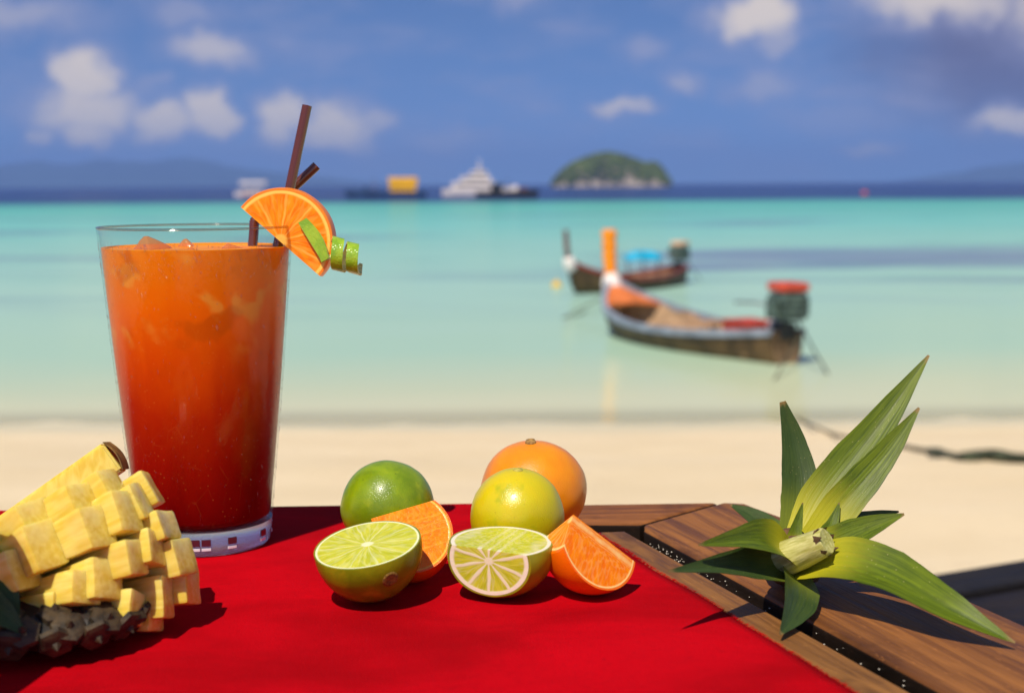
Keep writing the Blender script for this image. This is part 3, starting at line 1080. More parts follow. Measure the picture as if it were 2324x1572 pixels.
piece('orange_wedge', c, rad, M, [(n1, .0045), (n2, .0100), (-e_, .0135)], m_, 'orange wedge between the green lime and the scarred lime half', 'orange wedge', seed=7, lump=.012)

# --- orange half slice hooked on the rim
c = at(643, 546, GY - .002)
rad = (.0247, .0247, .0247)
m_ = citrus_mat('orange_slice_flesh', rad, nseg=10, memb=.018, rind_t=.955, pith_t=.90, phase=.42, blem=.05, memw=.38, bmp=.3, rind_a=(.88, .22, .006), rind_b=(.92, .25, .008), rind_c=(.85, .2, .006), pith=(.95, .62, .12), flesh_a=(.88, .18, .0008), flesh_b=(.95, .33, .004))
ax = Vector((-.05, -1, .03)).normalized()
M = frame_z(ax)
slice_o = piece('orange_slice', c, rad, M, [(ax, .0052), (-ax, .0052), (Vector((-.66, 0, -.75)), .0006)], m_, 'thick half slice of orange hooked over the glass rim', 'orange slice', seed=8, lump=.008)

# --- lime peel curl
m_peel, t, p = mat('lime_peel')
co = t.obj()
pv_ = t.voro(co, 800)
setp(t, p, col=t.mix(t.step(t.noise(co, 160, 3), .35, .65), (.20, .38, .012), (.34, .50, .02)), rough=.28, spec=.6, sss=.1, ssss=.002, normal=t.bump(t.m('ADD', t.step(pv_, 0, .5), t.noise(co, 380, 3)), .3, .0004))
m_pith = plain('lime_pith', (.62, .60, .22), .6, .2, 300, .0003)
fr_ = []                                                  # centre, width vector, outward normal
for i in range(13):
    f = i / 12
    c = at(686 + 52 * f + 6 * sin(pi * f), 500 + 90 * f, GY - .0095 - .004 * f)
    tan_ = (at(742, 590, GY) - at(686, 500, GY)).normalized()
    nrm_ = Vector((-.35 * f, -1, .12)).normalized()
    wdt = tan_.cross(nrm_).normalized() * (.0022 + .0009 * sin(pi * min(1, f * 1.1)))
    fr_.append((c, -wdt, nrm_))
A_ = at(748, 573, GY - .0135)
axd = Vector((.96, .02, -.24)).normalized()
up_ = Vector((.24, 0, .96)).normalized()
bk_ = Vector((0, 1, 0))
for i in range(8, 79):
    ph = radians(i * 10.2)
    turns = ph / (2 * pi)
    rr = .0082 - .0008 * turns + (.0035 * max(0, (i - 70) / 9) if i > 70 else 0)
    nrm_ = (-up_ * cos(ph) + bk_ * sin(ph))
    tan_ = (up_ * sin(ph) + bk_ * cos(ph)) * (2 * pi * rr) + axd * .0070
    tan_.normalize()
    c = A_ + axd * (.0070 * turns - .001) + nrm_ * rr
    fr_.append((c, tan_.cross(nrm_).normalized() * (.0027 if i < 74 else .0027 - .0005 * (i - 74)), nrm_))
bm = bmesh.new()
TH = .0011
rings = []
for k, (c, wd, n_) in enumerate(fr_):
    if k and wd.dot(fr_[k - 1][1]) < 0:
        wd = -wd
        fr_[k] = (c, wd, n_)
    rings.append([bm.verts.new(q_) for q_ in (c - wd, c + wd, c + wd * .96 - n_ * TH, c - wd * .96 - n_ * TH)])
for a, b in zip(rings, rings[1:]):
    for i in range(4):
        f = bm.faces.new((a[i], a[(i + 1) % 4], b[(i + 1) % 4], b[i]))
        f.material_index = 0 if i == 0 else 1
bm.faces.new(rings[0]); bm.faces.new(rings[-1][::-1])
bmesh.ops.recalc_face_normals(bm, faces=bm.faces)
o = build('lime_peel_curl', bm, [m_peel, m_pith], smooth=True, sharp=50)
tag(o, 'green lime peel twisted into a curl, hanging from the orange slice', 'lime peel')

# ================================================================== PINEAPPLE
m_pine, t, p = mat('pineapple_flesh')
co = t.obj()
rnd = t.new('ShaderNodeObjectInfo').outputs['Random']
fib = t.noise(t.v('MULTIPLY', t.v('ADD', co, t.comb(rnd, rnd, rnd)), (420, 420, 50)), 1.0, 3, .5, .3)
blo = t.noise(co, 60, 2)
c_ = t.mix(t.step(fib, .3, .7), (.70, .48, .050), (.80, .62, .13))
c_ = t.mix(t.step(blo, .45, .7, 0, .6), c_, (.82, .69, .24))
setp(t, p, col=c_, rough=.26, spec=.5, sss=.45, sssr=(1, .62, .10), ssss=.008, normal=t.bump(t.m('ADD', fib, t.m('MULTIPLY', blo, .6)), .22, .0007))
m_rind, t, p = mat('pineapple_rind')
co = t.obj()
ce = t.voro(co, 75)
c_ = t.mix(t.step(ce, .15, .5), (.03, .012, .006), (.008, .009, .004))
c_ = t.mix(t.step(t.noise(co, 60, 3), .5, .7, 0, .6), c_, (.06, .012, .006))
setp(t, p, col=c_, rough=.6, normal=t.bump(ce, .8, .004))
m_skin = plain('thin_brown_skin', (.22, .12, .02), .7, .5, 200, .0005)
PC = at(135, 1268, .545)
pine = empty('cut_pineapple', (PC.x, PC.y, 0), label='scored pineapple half with its yellow flesh cut into cubes', cat='pineapple')
ER = Vector((.0545, .050, .042))
bm = ball((.046, .034, .0105), 0, 21, .03)
for v in bm.verts:                                  # eyes of the skin stand proud
    v.co *= 1 + .06 * abs(noise.noise(v.co * 85))
zm = min(v.co.z for v in bm.verts)
RC = Vector((PC.x - .006, .517, 0))
rind = build('rind', bm, m_rind, pine, smooth=True, loc=(RC.x - PC.x, RC.y - PC.y, -zm + .0005))
# eyes of the skin: each a raised scale with a dry spike
m_eye = plain('pineapple_eye', (.040, .024, .008), .65, .6, 260, .0006)
eye_me = None
random.seed(17)
for ring, (ph, cnt) in enumerate(((-.15, 18), (.30, 17), (.70, 13))):
    for q_ in range(cnt):
        th_ = 2 * pi * (q_ + .5 * (ring % 2)) / cnt
        pos_ = Vector((.046 * cos(ph) * cos(th_), .036 * cos(ph) * sin(th_), .0115 * sin(ph)))
        nn_ = Vector((pos_.x / .046 ** 2, pos_.y / .036 ** 2, pos_.z / .0115 ** 2)).normalized()
        if eye_me is None:
            bm = bmesh.new()
            lathe(bm, [(.0068, -.0015), (.0064, .0004), (.0045, .0010), (.0018, .0013), (.0006, .0030), (0, .0038)], 6)
            eo = build('eye', bm, m_eye, rind)
            eye_me = eo.data
        else:
            eo = bpy.data.objects.new('eye', eye_me)
            link(eo, rind)
        eo.location = pos_
        eo.rotation_euler = (nn_.to_track_quat('Z', 'Y').to_matrix() @ Matrix.Rotation(random.uniform(0, 6), 3, 'Z')).to_euler()
bm = ball((.040, .036, .024), 0, 22, .03)
build('flesh', bm, m_pine, pine, smooth=True, loc=(.002, .004, PC.z - .004), rot=(0, radians(-24), 0))
random.seed(5)
CH = [(344, 1090, 13, 16), (310, 1128, 13, 17), (262, 1158, 15, 18), (190, 1196, 18, 20), (72, 1240, 18, 20),
      (382, 1184, 13, 13), (357, 1240, 14, 15), (293, 1270, 16, 16), (232, 1325, 15, 17), (158, 1350, 13, 15),
      (417, 1270, 12, 17), (425, 1345, 12, 18), (372, 1372, 13, 18), (280, 1400, 16, 14),
      (232, 1092, 14, 15), (165, 1125, 15, 15), (60, 1168, 18, 16), (205, 1432, 14, 12), (118, 1400, 15, 14), (18, 1300, 16, 18), (330, 1428, 12, 11), (-60, 1230, 16, 18)]
for i, (u, v, w_, h_) in enumerate(CH):
    d = ray(u, v)
    o_ = CAMP - PC
    A = sum((d[k] / ER[k]) ** 2 for k in range(3))
    B = sum(2 * d[k] * o_[k] / ER[k] ** 2 for k in range(3))
    Cc = sum((o_[k] / ER[k]) ** 2 for k in range(3)) - 1
    D_ = B * B - 4 * A * Cc
    tt = (-B - sqrt(D_)) / (2 * A) if D_ > 0 else -B / (2 * A)
    P0 = CAMP + d * tt
    n_ = Vector([(P0[k] - PC[k]) / ER[k] ** 2 for k in range(3)]).normalized()
    ne = n_.copy()
    n_ = (n_ * .34 + Vector((.78, -.02, .27)) + Vector((random.uniform(-.05, .05), random.uniform(-.05, .05), random.uniform(-.05, .05)))).normalized()
    x_ = Vector((.15, -.95, .40))                       # side that faces the open air
    x_ = (x_ - n_ * x_.dot(n_)).normalized()
    y2 = n_.cross(x_)
    Mx = Matrix((x_, y2, n_)).transposed() @ Matrix.Rotation(random.uniform(-.10, .10), 3, 'Z')
    L = .030
    sw_, sh_ = .0150 * random.uniform(.9, 1.1), h_ / 1000 * random.uniform(.82, .92)
    P0 = P0 - ne * .0055 + n_ * (.0065 + random.uniform(-.002, .002))
    bm = bmesh.new()
    box(bm, (0, 0, -L / 2), (sw_, sh_, L), None, .0015)
    bmesh.ops.subdivide_edges(bm, edges=[e for e in bm.edges if e.calc_length() > .006], cuts=3, use_grid_fill=True)
    for vv in bm.verts:
        f = 1 - .22 * min(1, max(0, -vv.co.z / L))
        vv.co.x *= f * (1 + .0)
        vv.co.y *= f
        k = noise.noise_vector(vv.co * 110 + Vector((i * 9.7, 0, 0)))
        vv.co += k * .0004
        vv.co.z += .0012 * sin(vv.co.x * 160 + i) * (1 if vv.co.z > -.004 else 0)
    o = build('chunk', bm, m_pine, pine, smooth=True, sharp=45)
    o.location = P0 - pine.location
    o.rotation_euler = Mx.to_euler()
# long slab left standing at the back, skin still on its end
bm = bmesh.new()
fr4 = [at(-80, 1225, .560), at(232, 1004, .585), at(277, 1066, .583), at(-60, 1300, .556)]
bk4 = [q_ + Vector((-.002, .017, -.003)) for q_ in fr4]
V0 = [bm.verts.new(q_ - pine.location) for q_ in fr4]
V1 = [bm.verts.new(q_ - pine.location) for q_ in bk4]
bm.faces.new(V0); bm.faces.new(V1[::-1])
for i in range(4):
    bm.faces.new((V0[i], V1[i], V1[(i + 1) % 4], V0[(i + 1) % 4]))
bmesh.ops.recalc_face_normals(bm, faces=bm.faces)
bmesh.ops.bevel(bm, geom=bm.edges[:], offset=.001, segments=2, affect='EDGES')
slab = build('slab', bm, m_pine, pine, smooth=True, sharp=45)
bm = bmesh.new()
q0, q1 = fr4[1] - pine.location, fr4[2] - pine.location
g0, g1 = bk4[1] - pine.location, bk4[2] - pine.location
dv = (q0 - (fr4[0] - pine.location)).normalized()
V = []
for i in range(9):
    f = i / 8
    bul = dv * .0016 * sin(pi * f)
    a, b = q0.lerp(q1, f) + bul, g0.lerp(g1, f) + bul
    V.append([bm.verts.new(a), bm.verts.new(b), bm.verts.new(b + dv * .0005), bm.verts.new(a + dv * .0005)])
for a, b in zip(V, V[1:]):
    for i in range(4):
        bm.faces.new((a[i], a[(i + 1) % 4], b[(i + 1) % 4], b[i]))
bm.faces.new(V[0]); bm.faces.new(V[-1][::-1])
bmesh.ops.recalc_face_normals(bm, faces=bm.faces)
build('skin', bm, m_skin, slab, smooth=True, sharp=40)

# ================================================================== LEAVES AND CROWN
def leaf_mat(name, base, ga, gb, back, edge=(.25, .16, .05)):
    m_, t, p = mat(name)
    uv = t.new('ShaderNodeUVMap').outputs[0]
    ux, uy, _ = t.xyz(uv)
    rnd = t.new('ShaderNodeObjectInfo').outputs['Random']
    st = t.noise(t.comb(t.m('MULTIPLY', ux, 16), t.m('ADD', t.m('MULTIPLY', uy, 1.4), t.m('MULTIPLY', rnd, 9)), rnd), 1.0, 4, .6)
    bl = t.noise(t.comb(t.m('MULTIPLY', ux, 3), t.m('MULTIPLY', uy, 5), t.m('MULTIPLY', rnd, 7)), 1.0, 4, .6)
    g = t.mix(t.step(t.m('ADD', t.m('MULTIPLY', st, .6), t.m('MULTIPLY', bl, .4)), .32, .66), ga, gb)
    g = t.mix(t.step(bl, .5, .72, 0, .55), g, tuple(c * .55 for c in ga))
    g = t.mix(t.step(t.m('ADD', uy, t.m('MULTIPLY', t.m('SUBTRACT', st, .5), .18)), .46, .08), g, base)
    tip = t.step(t.m('ADD', uy, t.m('MULTIPLY', t.m('SUBTRACT', bl, .5), .10)), .955, .995)
    g = t.mix(tip, g, edge)
    spk = t.voro(t.comb(t.m('MULTIPLY', ux, 10), t.m('MULTIPLY', uy, 36), rnd), 1.0)
    g = t.mix(t.step(spk, .13, .06, 0, .5), g, (.45, .40, .14))
    bf = t.new('ShaderNodeNewGeometry').outputs['Backfacing']
    tl = t.new('ShaderNodeBsdfTranslucent')
    t.put(tl.inputs[0], t.mix(.5, g, (.30, .42, .02)))
    setp(t, p, col=g, rough=.46, spec=.3, normal=t.bump(st, .45, .0006))
    ms = t.new('ShaderNodeMixShader')
    ms.inputs[0].default_value = .12
    t.l.new(p.outputs[0], ms.inputs[1])
    t.l.new(tl.outputs[0], ms.inputs[2])
    t.l.new(ms.outputs[0], t.n['Material Output'].inputs[0])
    return m_
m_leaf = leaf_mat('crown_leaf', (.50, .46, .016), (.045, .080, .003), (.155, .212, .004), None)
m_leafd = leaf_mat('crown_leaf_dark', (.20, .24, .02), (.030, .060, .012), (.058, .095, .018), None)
def leaf(name, pts, widths, nhint, mt, parent, fold=.28, n=26, th=.0009, twist=(0, 0), split=0.0):
    """strap leaf: ribbon with a channelled section and real thickness; nhint = side that faces out"""
    P = bez(pts, n)
    bm = bmesh.new()
    uvl = bm.loops.layers.uv.new('UVMap')
    top, bot = [], []
    K = 8
    for i, c in enumerate(P):
        f = i / n
        tn = (P[min(i + 1, n)] - P[max(i - 1, 0)]).normalized()
        nv = Vector(nhint)
        nv = (nv - tn * nv.dot(tn)).normalized()
        tw = twist[0] + (twist[1] - twist[0]) * f
        nv = Matrix.Rotation(tw, 3, tn) @ nv
        sd = tn.cross(nv).normalized()
        hw = max(lerp_list(widths, f) / 2, .00012)
        ra, rb = [], []
        for k in range(K + 1):
            a = -1 + 2 * k / K
            jag = 1 + (.03 * noise.noise(Vector((f * 23, a * 2, hw * 900))) if abs(a) == 1 else 0)
            pp = c + sd * (a * hw * jag) + nv * (fold * hw * (abs(a) ** 1.35 - .35))
            tt_ = th * (1 - .75 * abs(a)) * min(1, hw / .003 + .15)
            ra.append(bm.verts.new(pp))
            rb.append(bm.verts.new(pp - nv * max(tt_, .00015)))
        top.append(ra); bot.append(rb)
    def quad(vs, uvs):
        fc = bm.faces.new(vs)
        for lp, u_ in zip(fc.loops, uvs):
            lp[uvl].uv = u_
    for i in range(n):
        for k in range(K):
            uvs = [(k / K, i / n), ((k + 1) / K, i / n), ((k + 1) / K, (i + 1) / n), (k / K, (i + 1) / n)]
            quad((top[i][k], top[i][k + 1], top[i + 1][k + 1], top[i + 1][k]), uvs)
            quad((bot[i][k + 1], bot[i][k], bot[i + 1][k], bot[i + 1][k + 1]), [uvs[1], uvs[0], uvs[3], uvs[2]])
        for k, s in ((0, 0), (K, 1)):
            quad((top[i][k], top[i + 1][k], bot[i + 1][k], bot[i][k]), [(s, i / n), (s, (i + 1) / n), (s, (i + 1) / n), (s, i / n)])
    bmesh.ops.recalc_face_normals(bm, faces=bm.faces)
    o = build(name, bm, mt, parent, smooth=True, sharp=60)
    o.location = -parent.location
    return o
# the crown end of the pineapple, towards the left
for i_, (x_, y_, L_) in enumerate(((-.197, .475, .15), (-.215, .465, .16), (-.232, .47, .17), (-.25, .485, .16), (-.22, .50, .13), (-.19, .455, .10))):
    b_ = Vector((-.215, .505, .032))
    a_ = Vector((x_ - .004 * i_, y_, .075 + .008 * (i_ % 3)))
    e2 = Vector((x_ - .005 - .012 * (i_ % 3), y_ - L_ * .42, .105 + .012 * (i_ % 2)))
    e3 = Vector((x_ - .010 - .018 * (i_ % 3), y_ - L_ * .8, .10 + .01 * (i_ % 3)))
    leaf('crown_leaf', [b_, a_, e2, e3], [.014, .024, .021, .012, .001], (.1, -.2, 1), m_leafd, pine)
# dark leaves at the pineapple's foot
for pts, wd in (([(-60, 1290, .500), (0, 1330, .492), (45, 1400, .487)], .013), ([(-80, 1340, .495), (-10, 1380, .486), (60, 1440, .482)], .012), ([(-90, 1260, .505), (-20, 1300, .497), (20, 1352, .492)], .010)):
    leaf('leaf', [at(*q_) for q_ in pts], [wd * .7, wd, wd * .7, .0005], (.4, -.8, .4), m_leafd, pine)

CB = on(1815, 1345, TZ)
crown = empty('pineapple_crown', (CB.x, CB.y, TZ), label='cut green pineapple crown with spread pointed leaves on the bare wood', cat='pineapple crown')
LV_ = [
    # points (u, v, y), widths mm, facing, material, fold
    ([(1812, 1240, .594), (1885, 1110, .604), (2000, 960, .616), (2108, 806, .628)], [14, 21, 18, 11, 1], (-.55, -.75, .1), m_leaf, .30, (0, .25)),
    ([(1845, 1225, .586), (1925, 1130, .590), (2010, 1030, .596), (2086, 925, .602)], [12, 16, 14, 9, 1], (-.50, -.85, .05), m_leaf, .28, (0, .15)),
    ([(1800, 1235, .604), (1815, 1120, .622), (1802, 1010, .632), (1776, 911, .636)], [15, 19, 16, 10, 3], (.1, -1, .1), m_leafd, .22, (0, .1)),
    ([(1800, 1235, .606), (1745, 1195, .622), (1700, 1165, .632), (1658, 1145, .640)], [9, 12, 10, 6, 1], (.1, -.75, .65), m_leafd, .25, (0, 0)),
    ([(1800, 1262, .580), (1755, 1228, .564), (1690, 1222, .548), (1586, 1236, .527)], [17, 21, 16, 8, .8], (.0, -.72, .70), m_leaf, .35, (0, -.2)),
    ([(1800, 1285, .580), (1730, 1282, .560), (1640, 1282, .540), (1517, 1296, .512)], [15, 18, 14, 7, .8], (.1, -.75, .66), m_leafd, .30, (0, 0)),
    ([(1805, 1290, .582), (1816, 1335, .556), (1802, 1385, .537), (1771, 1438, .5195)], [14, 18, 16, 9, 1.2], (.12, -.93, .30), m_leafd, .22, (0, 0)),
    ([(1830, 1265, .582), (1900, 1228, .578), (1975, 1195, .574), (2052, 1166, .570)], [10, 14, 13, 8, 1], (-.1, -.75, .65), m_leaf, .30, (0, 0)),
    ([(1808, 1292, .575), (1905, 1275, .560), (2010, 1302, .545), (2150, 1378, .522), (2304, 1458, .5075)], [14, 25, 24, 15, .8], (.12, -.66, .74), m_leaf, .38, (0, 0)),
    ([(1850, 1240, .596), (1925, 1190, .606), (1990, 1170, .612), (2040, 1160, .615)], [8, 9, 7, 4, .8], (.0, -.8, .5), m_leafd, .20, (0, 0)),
    ([(1900, 1275, .584), (1990, 1262, .580), (2110, 1325, .560), (2230, 1410, .532)], [10, 14, 12, 8, .8], (.2, -.5, .85), m_leaf, .25, (0, 0)),
    ([(1850, 1265, .574), (1868, 1220, .579), (1890, 1185, .584), (1905, 1140, .588)], [5, 7, 6, 4, .6], (-.3, -.9, .1), m_leaf, .3, (0, 0)),
    ([(1800, 1250, .586), (1804, 1215, .588), (1812, 1180, .590), (1822, 1140, .592)], [5, 7, 5, 3, .5], (-.1, -1, .1), m_leaf, .3, (0, 0)),
]
for pts, wd, nh, mt_, fo, tw in LV_:
    leaf('leaf', [at(*q_) for q_ in pts], [q_ / 1000 for q_ in wd], nh, mt_, crown, fold=fo, twist=tw)
m_core, t, p = mat('crown_core')
co = t.obj()
st = t.noise(t.v('MULTIPLY', co, (700, 700, 90)), 1.0, 4, .6)
setp(t, p, col=t.mix(t.step(st, .3, .7), (.36, .34, .07), (.60, .56, .22)), rough=.45, normal=t.bump(st, .5, .0008))
c0, c1 = at(1803, 1258, .572), at(1888, 1222, .562)
dirc = (c1 - c0).normalized()
bm = bmesh.new()
lathe(bm, [(0, -.012), (.0066, -.012), (.0072, -.004), (.0068, .004), (.0060, .012), (.0056, .0158), (.0050, .0164), (0, .0155)], 28)
for v in bm.verts:
    v.co.x *= 1 + .12 * noise.noise(v.co * 190)
    v.co.y *= 1 + .12 * noise.noise(v.co * 190 + Vector((4, 0, 0)))
core = build('core', bm, m_core, crown, smooth=True, sharp=50, loc=c0 - crown.location)
core.rotation_euler = dirc.to_track_quat('Z', 'Y').to_euler()
m_dry = plain('dry_leaf_scale', (.13, .065, .025), .8, .4, 300, .0005)
bm = bmesh.new()
for k in range(7):
    a0 = 2 * pi * k / 7 + random.uniform(-.3, .3)
    V = []
    for s in range(3):
        a = a0 + (s - 1) * random.uniform(.25, .5)
        V.append(Vector((.0058 * cos(a), .0058 * sin(a), .0135)))
    tipv = Vector((.0062 * cos(a0), .0062 * sin(a0), .0165 + random.uniform(-.001, .002)))
    vs = [bm.verts.new(q_) for q_ in V + [tipv]]
    vi = [bm.verts.new(q_ * .93 + Vector((0, 0, .001))) for q_ in V + [tipv]]
    for tri in ((0, 1, 3), (1, 2, 3)):
        bm.faces.new([vs[q_] for q_ in tri]); bm.faces.new([vi[q_] for q_ in tri[::-1]])
o = build('dry_rim', bm, m_dry, core)
# stump under the leaves, brown scales, resting on the wood
bm = ball((.013, .017, .0125), 0, 31, .12)
o = build('stump', bm, m_dry, crown, smooth=True, loc=(at(1800, 1310, .594) - crown.location))
o.location.z = .0125 * .97

# ================================================================== BOATS IN THE BAY
m_hull = plain('dark_timber_hull', (.10, .055, .020), .6, .5, 3.0, .01)
m_inside = plain('pale_boat_timber', (.44, .28, .16), .7, .3, 4.0, .01)
m_gun = plain('grey_blue_gunwale', (.24, .28, .34), .55, .25, 3.0)
m_red = plain('red_paint', (.52, .065, .03), .55, .3, 3.0)
m_maroon = plain('maroon_paint', (.27, .040, .028), .6, .25, 3.0)
m_orangep = plain('orange_cloth', (.90, .27, .005), .8, .15, 5.0)
m_deck = plain('orange_bow_deck', (.60, .16, .035), .6, .2, 3.0)
m_whitep = plain('white_paint', (.78, .70, .64), .5, .1, 2.0)
m_yellow = plain('yellow_plastic', (.75, .45, .03), .5, .15, 5.0)
m_engine = plain('dark_green_engine', (.07, .105, .085), .45, .5, 9.0, .01)
m_blackm = plain('black_metal', (.02, .02, .02), .5, .4, 5.0)
m_brownp = plain('brown_post', (.17, .07, .06), .6, .3, 5.0)
m_steel = plain('worn_steel', (.32, .32, .32), .4, .25, 9.0, metal=.7)
m_cream = plain('cream_engine_cover', (.66, .42, .25), .6, .2, 5.0)
m_ropem = plain('old_rope', (.10, .085, .05), .95, .4, 20.0)
m_weedr = plain('weedy_rope', (.045, .055, .030), .95, .5, 9.0, .01)
m_tarp = plain('cyan_tarpaulin', (.01, .36, .55), .5, .3, 3.0)
m_navy = plain('navy_paint', (.02, .05, .12), .5, .3, .5)
m_tyel = plain('yellow_tarpaulin', (.92, .46, .005), .6, .1, .4)
m_darkgl = plain('dark_cabin_glass', (.03, .035, .05), .15, .2, .5, spec=.6)

STN = [0, .08, .2, .35, .5, .65, .78, .88, .95, 1.0]
HB = [.34, .50, .78, 1.02, 1.12, 1.06, .88, .58, .27, .05]
SHR = [.60, .54, .46, .40, .39, .44, .56, .74, .94, 1.16]
KEL = [-.16, -.22, -.27, -.30, -.30, -.28, -.22, -.10, .20, .86]
def longtail(name, stern, bow, label, group, post_m, deck_m, gun_m, cover_m, block_m, bowband, zs=1.0):
    stern, bow = Vector(stern), Vector(bow)
    L = (bow - stern).length
    k = L / 7.4
    ang = atan2(bow.y - stern.y, bow.x - stern.x)
    root = empty(name, (stern.x, stern.y, SEA), (radians(1.0), 0, ang), label, 'boat', group)
    root.scale = (1, 1, zs)
    S = 7.4
    def sect(i, ins=0.0):
        x = STN[i] * S
        hb, sh, ke = HB[i] - ins, SHR[i], KEL[i] + ins
        return [Vector((x, -hb, sh)), Vector((x, -hb * .93, sh * .55 + ke * .45)), Vector((x, -hb * .62, ke + (sh - ke) * .12)), Vector((x, 0, ke)),
                Vector((x, hb * .62, ke + (sh - ke) * .12)), Vector((x, hb * .93, sh * .55 + ke * .45)), Vector((x, hb, sh))]
    def shell(ins, i0, i1, cap):
        bm = bmesh.new()
        R_ = [[bm.verts.new(q_ * k) for q_ in sect(i, ins)] for i in range(i0, i1)]
        for a, b in zip(R_, R_[1:]):
            for j in range(6):
                bm.faces.new((a[j], a[j + 1], b[j + 1], b[j]))
        if cap:
            bm.faces.new(R_[0])
            bm.faces.new(R_[-1][::-1])
        bmesh.ops.subdivide_edges(bm, edges=bm.edges[:], cuts=1, use_grid_fill=True, smooth=.6)
        return bm
    hull = build('hull', shell(0, 0, 10, True), m_hull, root, smooth=True, sharp=45)
    build('lining', shell(.045, 0, 9, True), m_inside, hull, smooth=True, sharp=45)
    for sgn in (-1, 1):
        bm = bmesh.new()
        P = bez([Vector((STN[i] * S, sgn * (HB[i] - .01), SHR[i] + .02)) * k for i in range(10)], 60)
        prev = None
        for i_, c in enumerate(P):
            tn = (P[min(i_ + 1, 60)] - P[max(i_ - 1, 0)]).normalized()
            sd = tn.cross(Vector((0, 0, 1))).normalized()
            ring = [bm.verts.new(c + sd * a * k + Vector((0, 0, b * k))) for a, b in ((-.055, -.10), (.055, -.10), (.055, .025), (-.055, .025))]
            if prev:
                for q_ in range(4):
                    bm.faces.new((prev[q_], prev[(q_ + 1) % 4], ring[(q_ + 1) % 4], ring[q_]))
            else:
                bm.faces.new(ring)
            prev = ring
        bm.faces.new(prev[::-1])
        bmesh.ops.recalc_face_normals(bm, faces=bm.faces)
        build('gunwale', bm, gun_m, root, smooth=True, sharp=45)
    # floor boards, thwarts, bow deck
    for i in range(9):
        x = .9 + i * .52
        bm = bmesh.new()
        hb = .0
        for a, (s0, s1) in enumerate(zip(STN, STN[1:])):
            if s0 <= x / S <= s1:
                f = (x / S - s0) / (s1 - s0)
                hb = HB[a] + (HB[a + 1] - HB[a]) * f
        box(bm, (x * k, 0, .10 * k), (.48 * k, hb * 1.62 * k, .03 * k), None, .008)
        build('floor_board', bm, m_inside, root)
    for x, f in ((1.9, .40), (3.1, .36), (4.35, .38)):
        bm = bmesh.new()
        box(bm, (x * k, 0, (f - .06) * k), (.26 * k, {1.9: 1.40, 3.1: 1.90, 4.35: 2.0}[x] * k, .05 * k), None, .01)
        build('thwart', bm, m_inside, root)
    bm = bmesh.new()
    _l = lambda A, i: A[int(i)] + (A[min(9, int(i) + 1)] - A[int(i)]) * (i - int(i))
    top = [[(_l(STN, i) * S, s_ * (_l(HB, i) - .03), _l(SHR, i) - .03 + .05 * (1 - abs(s_))) for s_ in (-1, -.5, 0, .5, 1)] for i in (6.55, 7, 8, 9)]
    V = [[bm.verts.new(Vector(q_) * k) for q_ in r_] for r_ in top]
    Vb = [[bm.verts.new((Vector(q_) - Vector((0, 0, .05))) * k) for q_ in r_] for r_ in top]
    for a, b, fl in ((V, V, 0), (Vb, Vb, 1)):
        for i_ in range(3):
            for j in range(4):
                q_ = (a[i_][j], a[i_][j + 1], a[i_ + 1][j + 1], a[i_ + 1][j])
                bm.faces.new(q_[::-1] if fl else q_)
    for j in range(4):
        bm.faces.new((V[0][j], Vb[0][j], Vb[0][j + 1], V[0][j + 1]))
    bmesh.ops.recalc_face_normals(bm, faces=bm.faces)
    build('bow_deck', bm, deck_m, root, smooth=True, sharp=40)
    # upswept stem post
    bm = bmesh.new()
    pts = [Vector((7.15, 0, .62)) * k, Vector((7.36, 0, 1.12)) * k, Vector((7.46, 0, 1.55)) * k, Vector((7.50, 0, 2.05)) * k]
    tube(bm, bez(pts, 14), [.11 * k * (1 - .15 * i / 14) for i in range(15)], 10)
    post = build('stem_post', bm, post_m if post_m is not m_orangep else m_brownp, root, smooth=True, sharp=60)
    if post_m is m_orangep:
        bm = bmesh.new()
        P = bez([Vector((7.38, 0, 1.20)) * k, Vector((7.46, 0, 1.62)) * k, Vector((7.50, 0, 2.22)) * k], 14)
        tube(bm, P, [(.135 + .022 * sin(i * 2.1) + .03 * (i / 14)) * k for i in range(15)], 14)
        build('cloth_wrap', bm, m_orangep, post, smooth=True, sharp=60)
    bm = bmesh.new()
    P = bez([Vector((7.22, 0, .80)) * k, Vector((7.32, 0, 1.02)) * k, Vector((7.38, 0, 1.20)) * k], 8)
    tube(bm, P, [.20 * k, .23 * k, .22 * k, .235 * k, .21 * k, .22 * k, .20 * k, .18 * k, .15 * k], 14)
    build('garland', bm, bowband, post, smooth=True, sharp=60)
    # long-tail engine on its swivel post
    eng = build('engine_mount', (lambda b: (box(b, (.14 * k, 0, .60 * k), (.34 * k, .34 * k, .30 * k), None, .02), b)[1])(bmesh.new()), m_blackm, root)
    bm = bmesh.new()
    box(bm, (.02 * k, 0, 1.05 * k), (.54 * k, .50 * k, .50 * k), None, .06 * k)
    for zz in (.90, 1.02, 1.14):
        box(bm, (.02 * k, 0, zz * k), (.60 * k, .55 * k, .04 * k), None, .01 * k)
    tube(bm, [Vector((.1, -.30, 1.1)) * k, Vector((.1, -.38, 1.1)) * k], .20 * k, 16)
    for yy in (-.31, .31):
        box(bm, (.0, yy * k, 1.02 * k), (.28 * k, .09 * k, .30 * k), None, .02 * k)
    box(bm, (.36 * k, 0, 1.0 * k), (.10 * k, .44 * k, .40 * k), None, .02 * k)
    e1 = build('engine_block', bm, block_m, eng)
    bm = bmesh.new()
    box(bm, (.02 * k, 0, 1.40 * k), (.60 * k, .58 * k, .17 * k), None, .08 * k)
    build('engine_cover', bm, cover_m, eng, smooth=True, sharp=50)
    bm = bmesh.new()
    tube(bm, [Vector((-.2, 0, .92)) * k, Vector((-.9, .05, .38)) * k, Vector((-1.7, .10, -.20)) * k], .018 * k, 8)
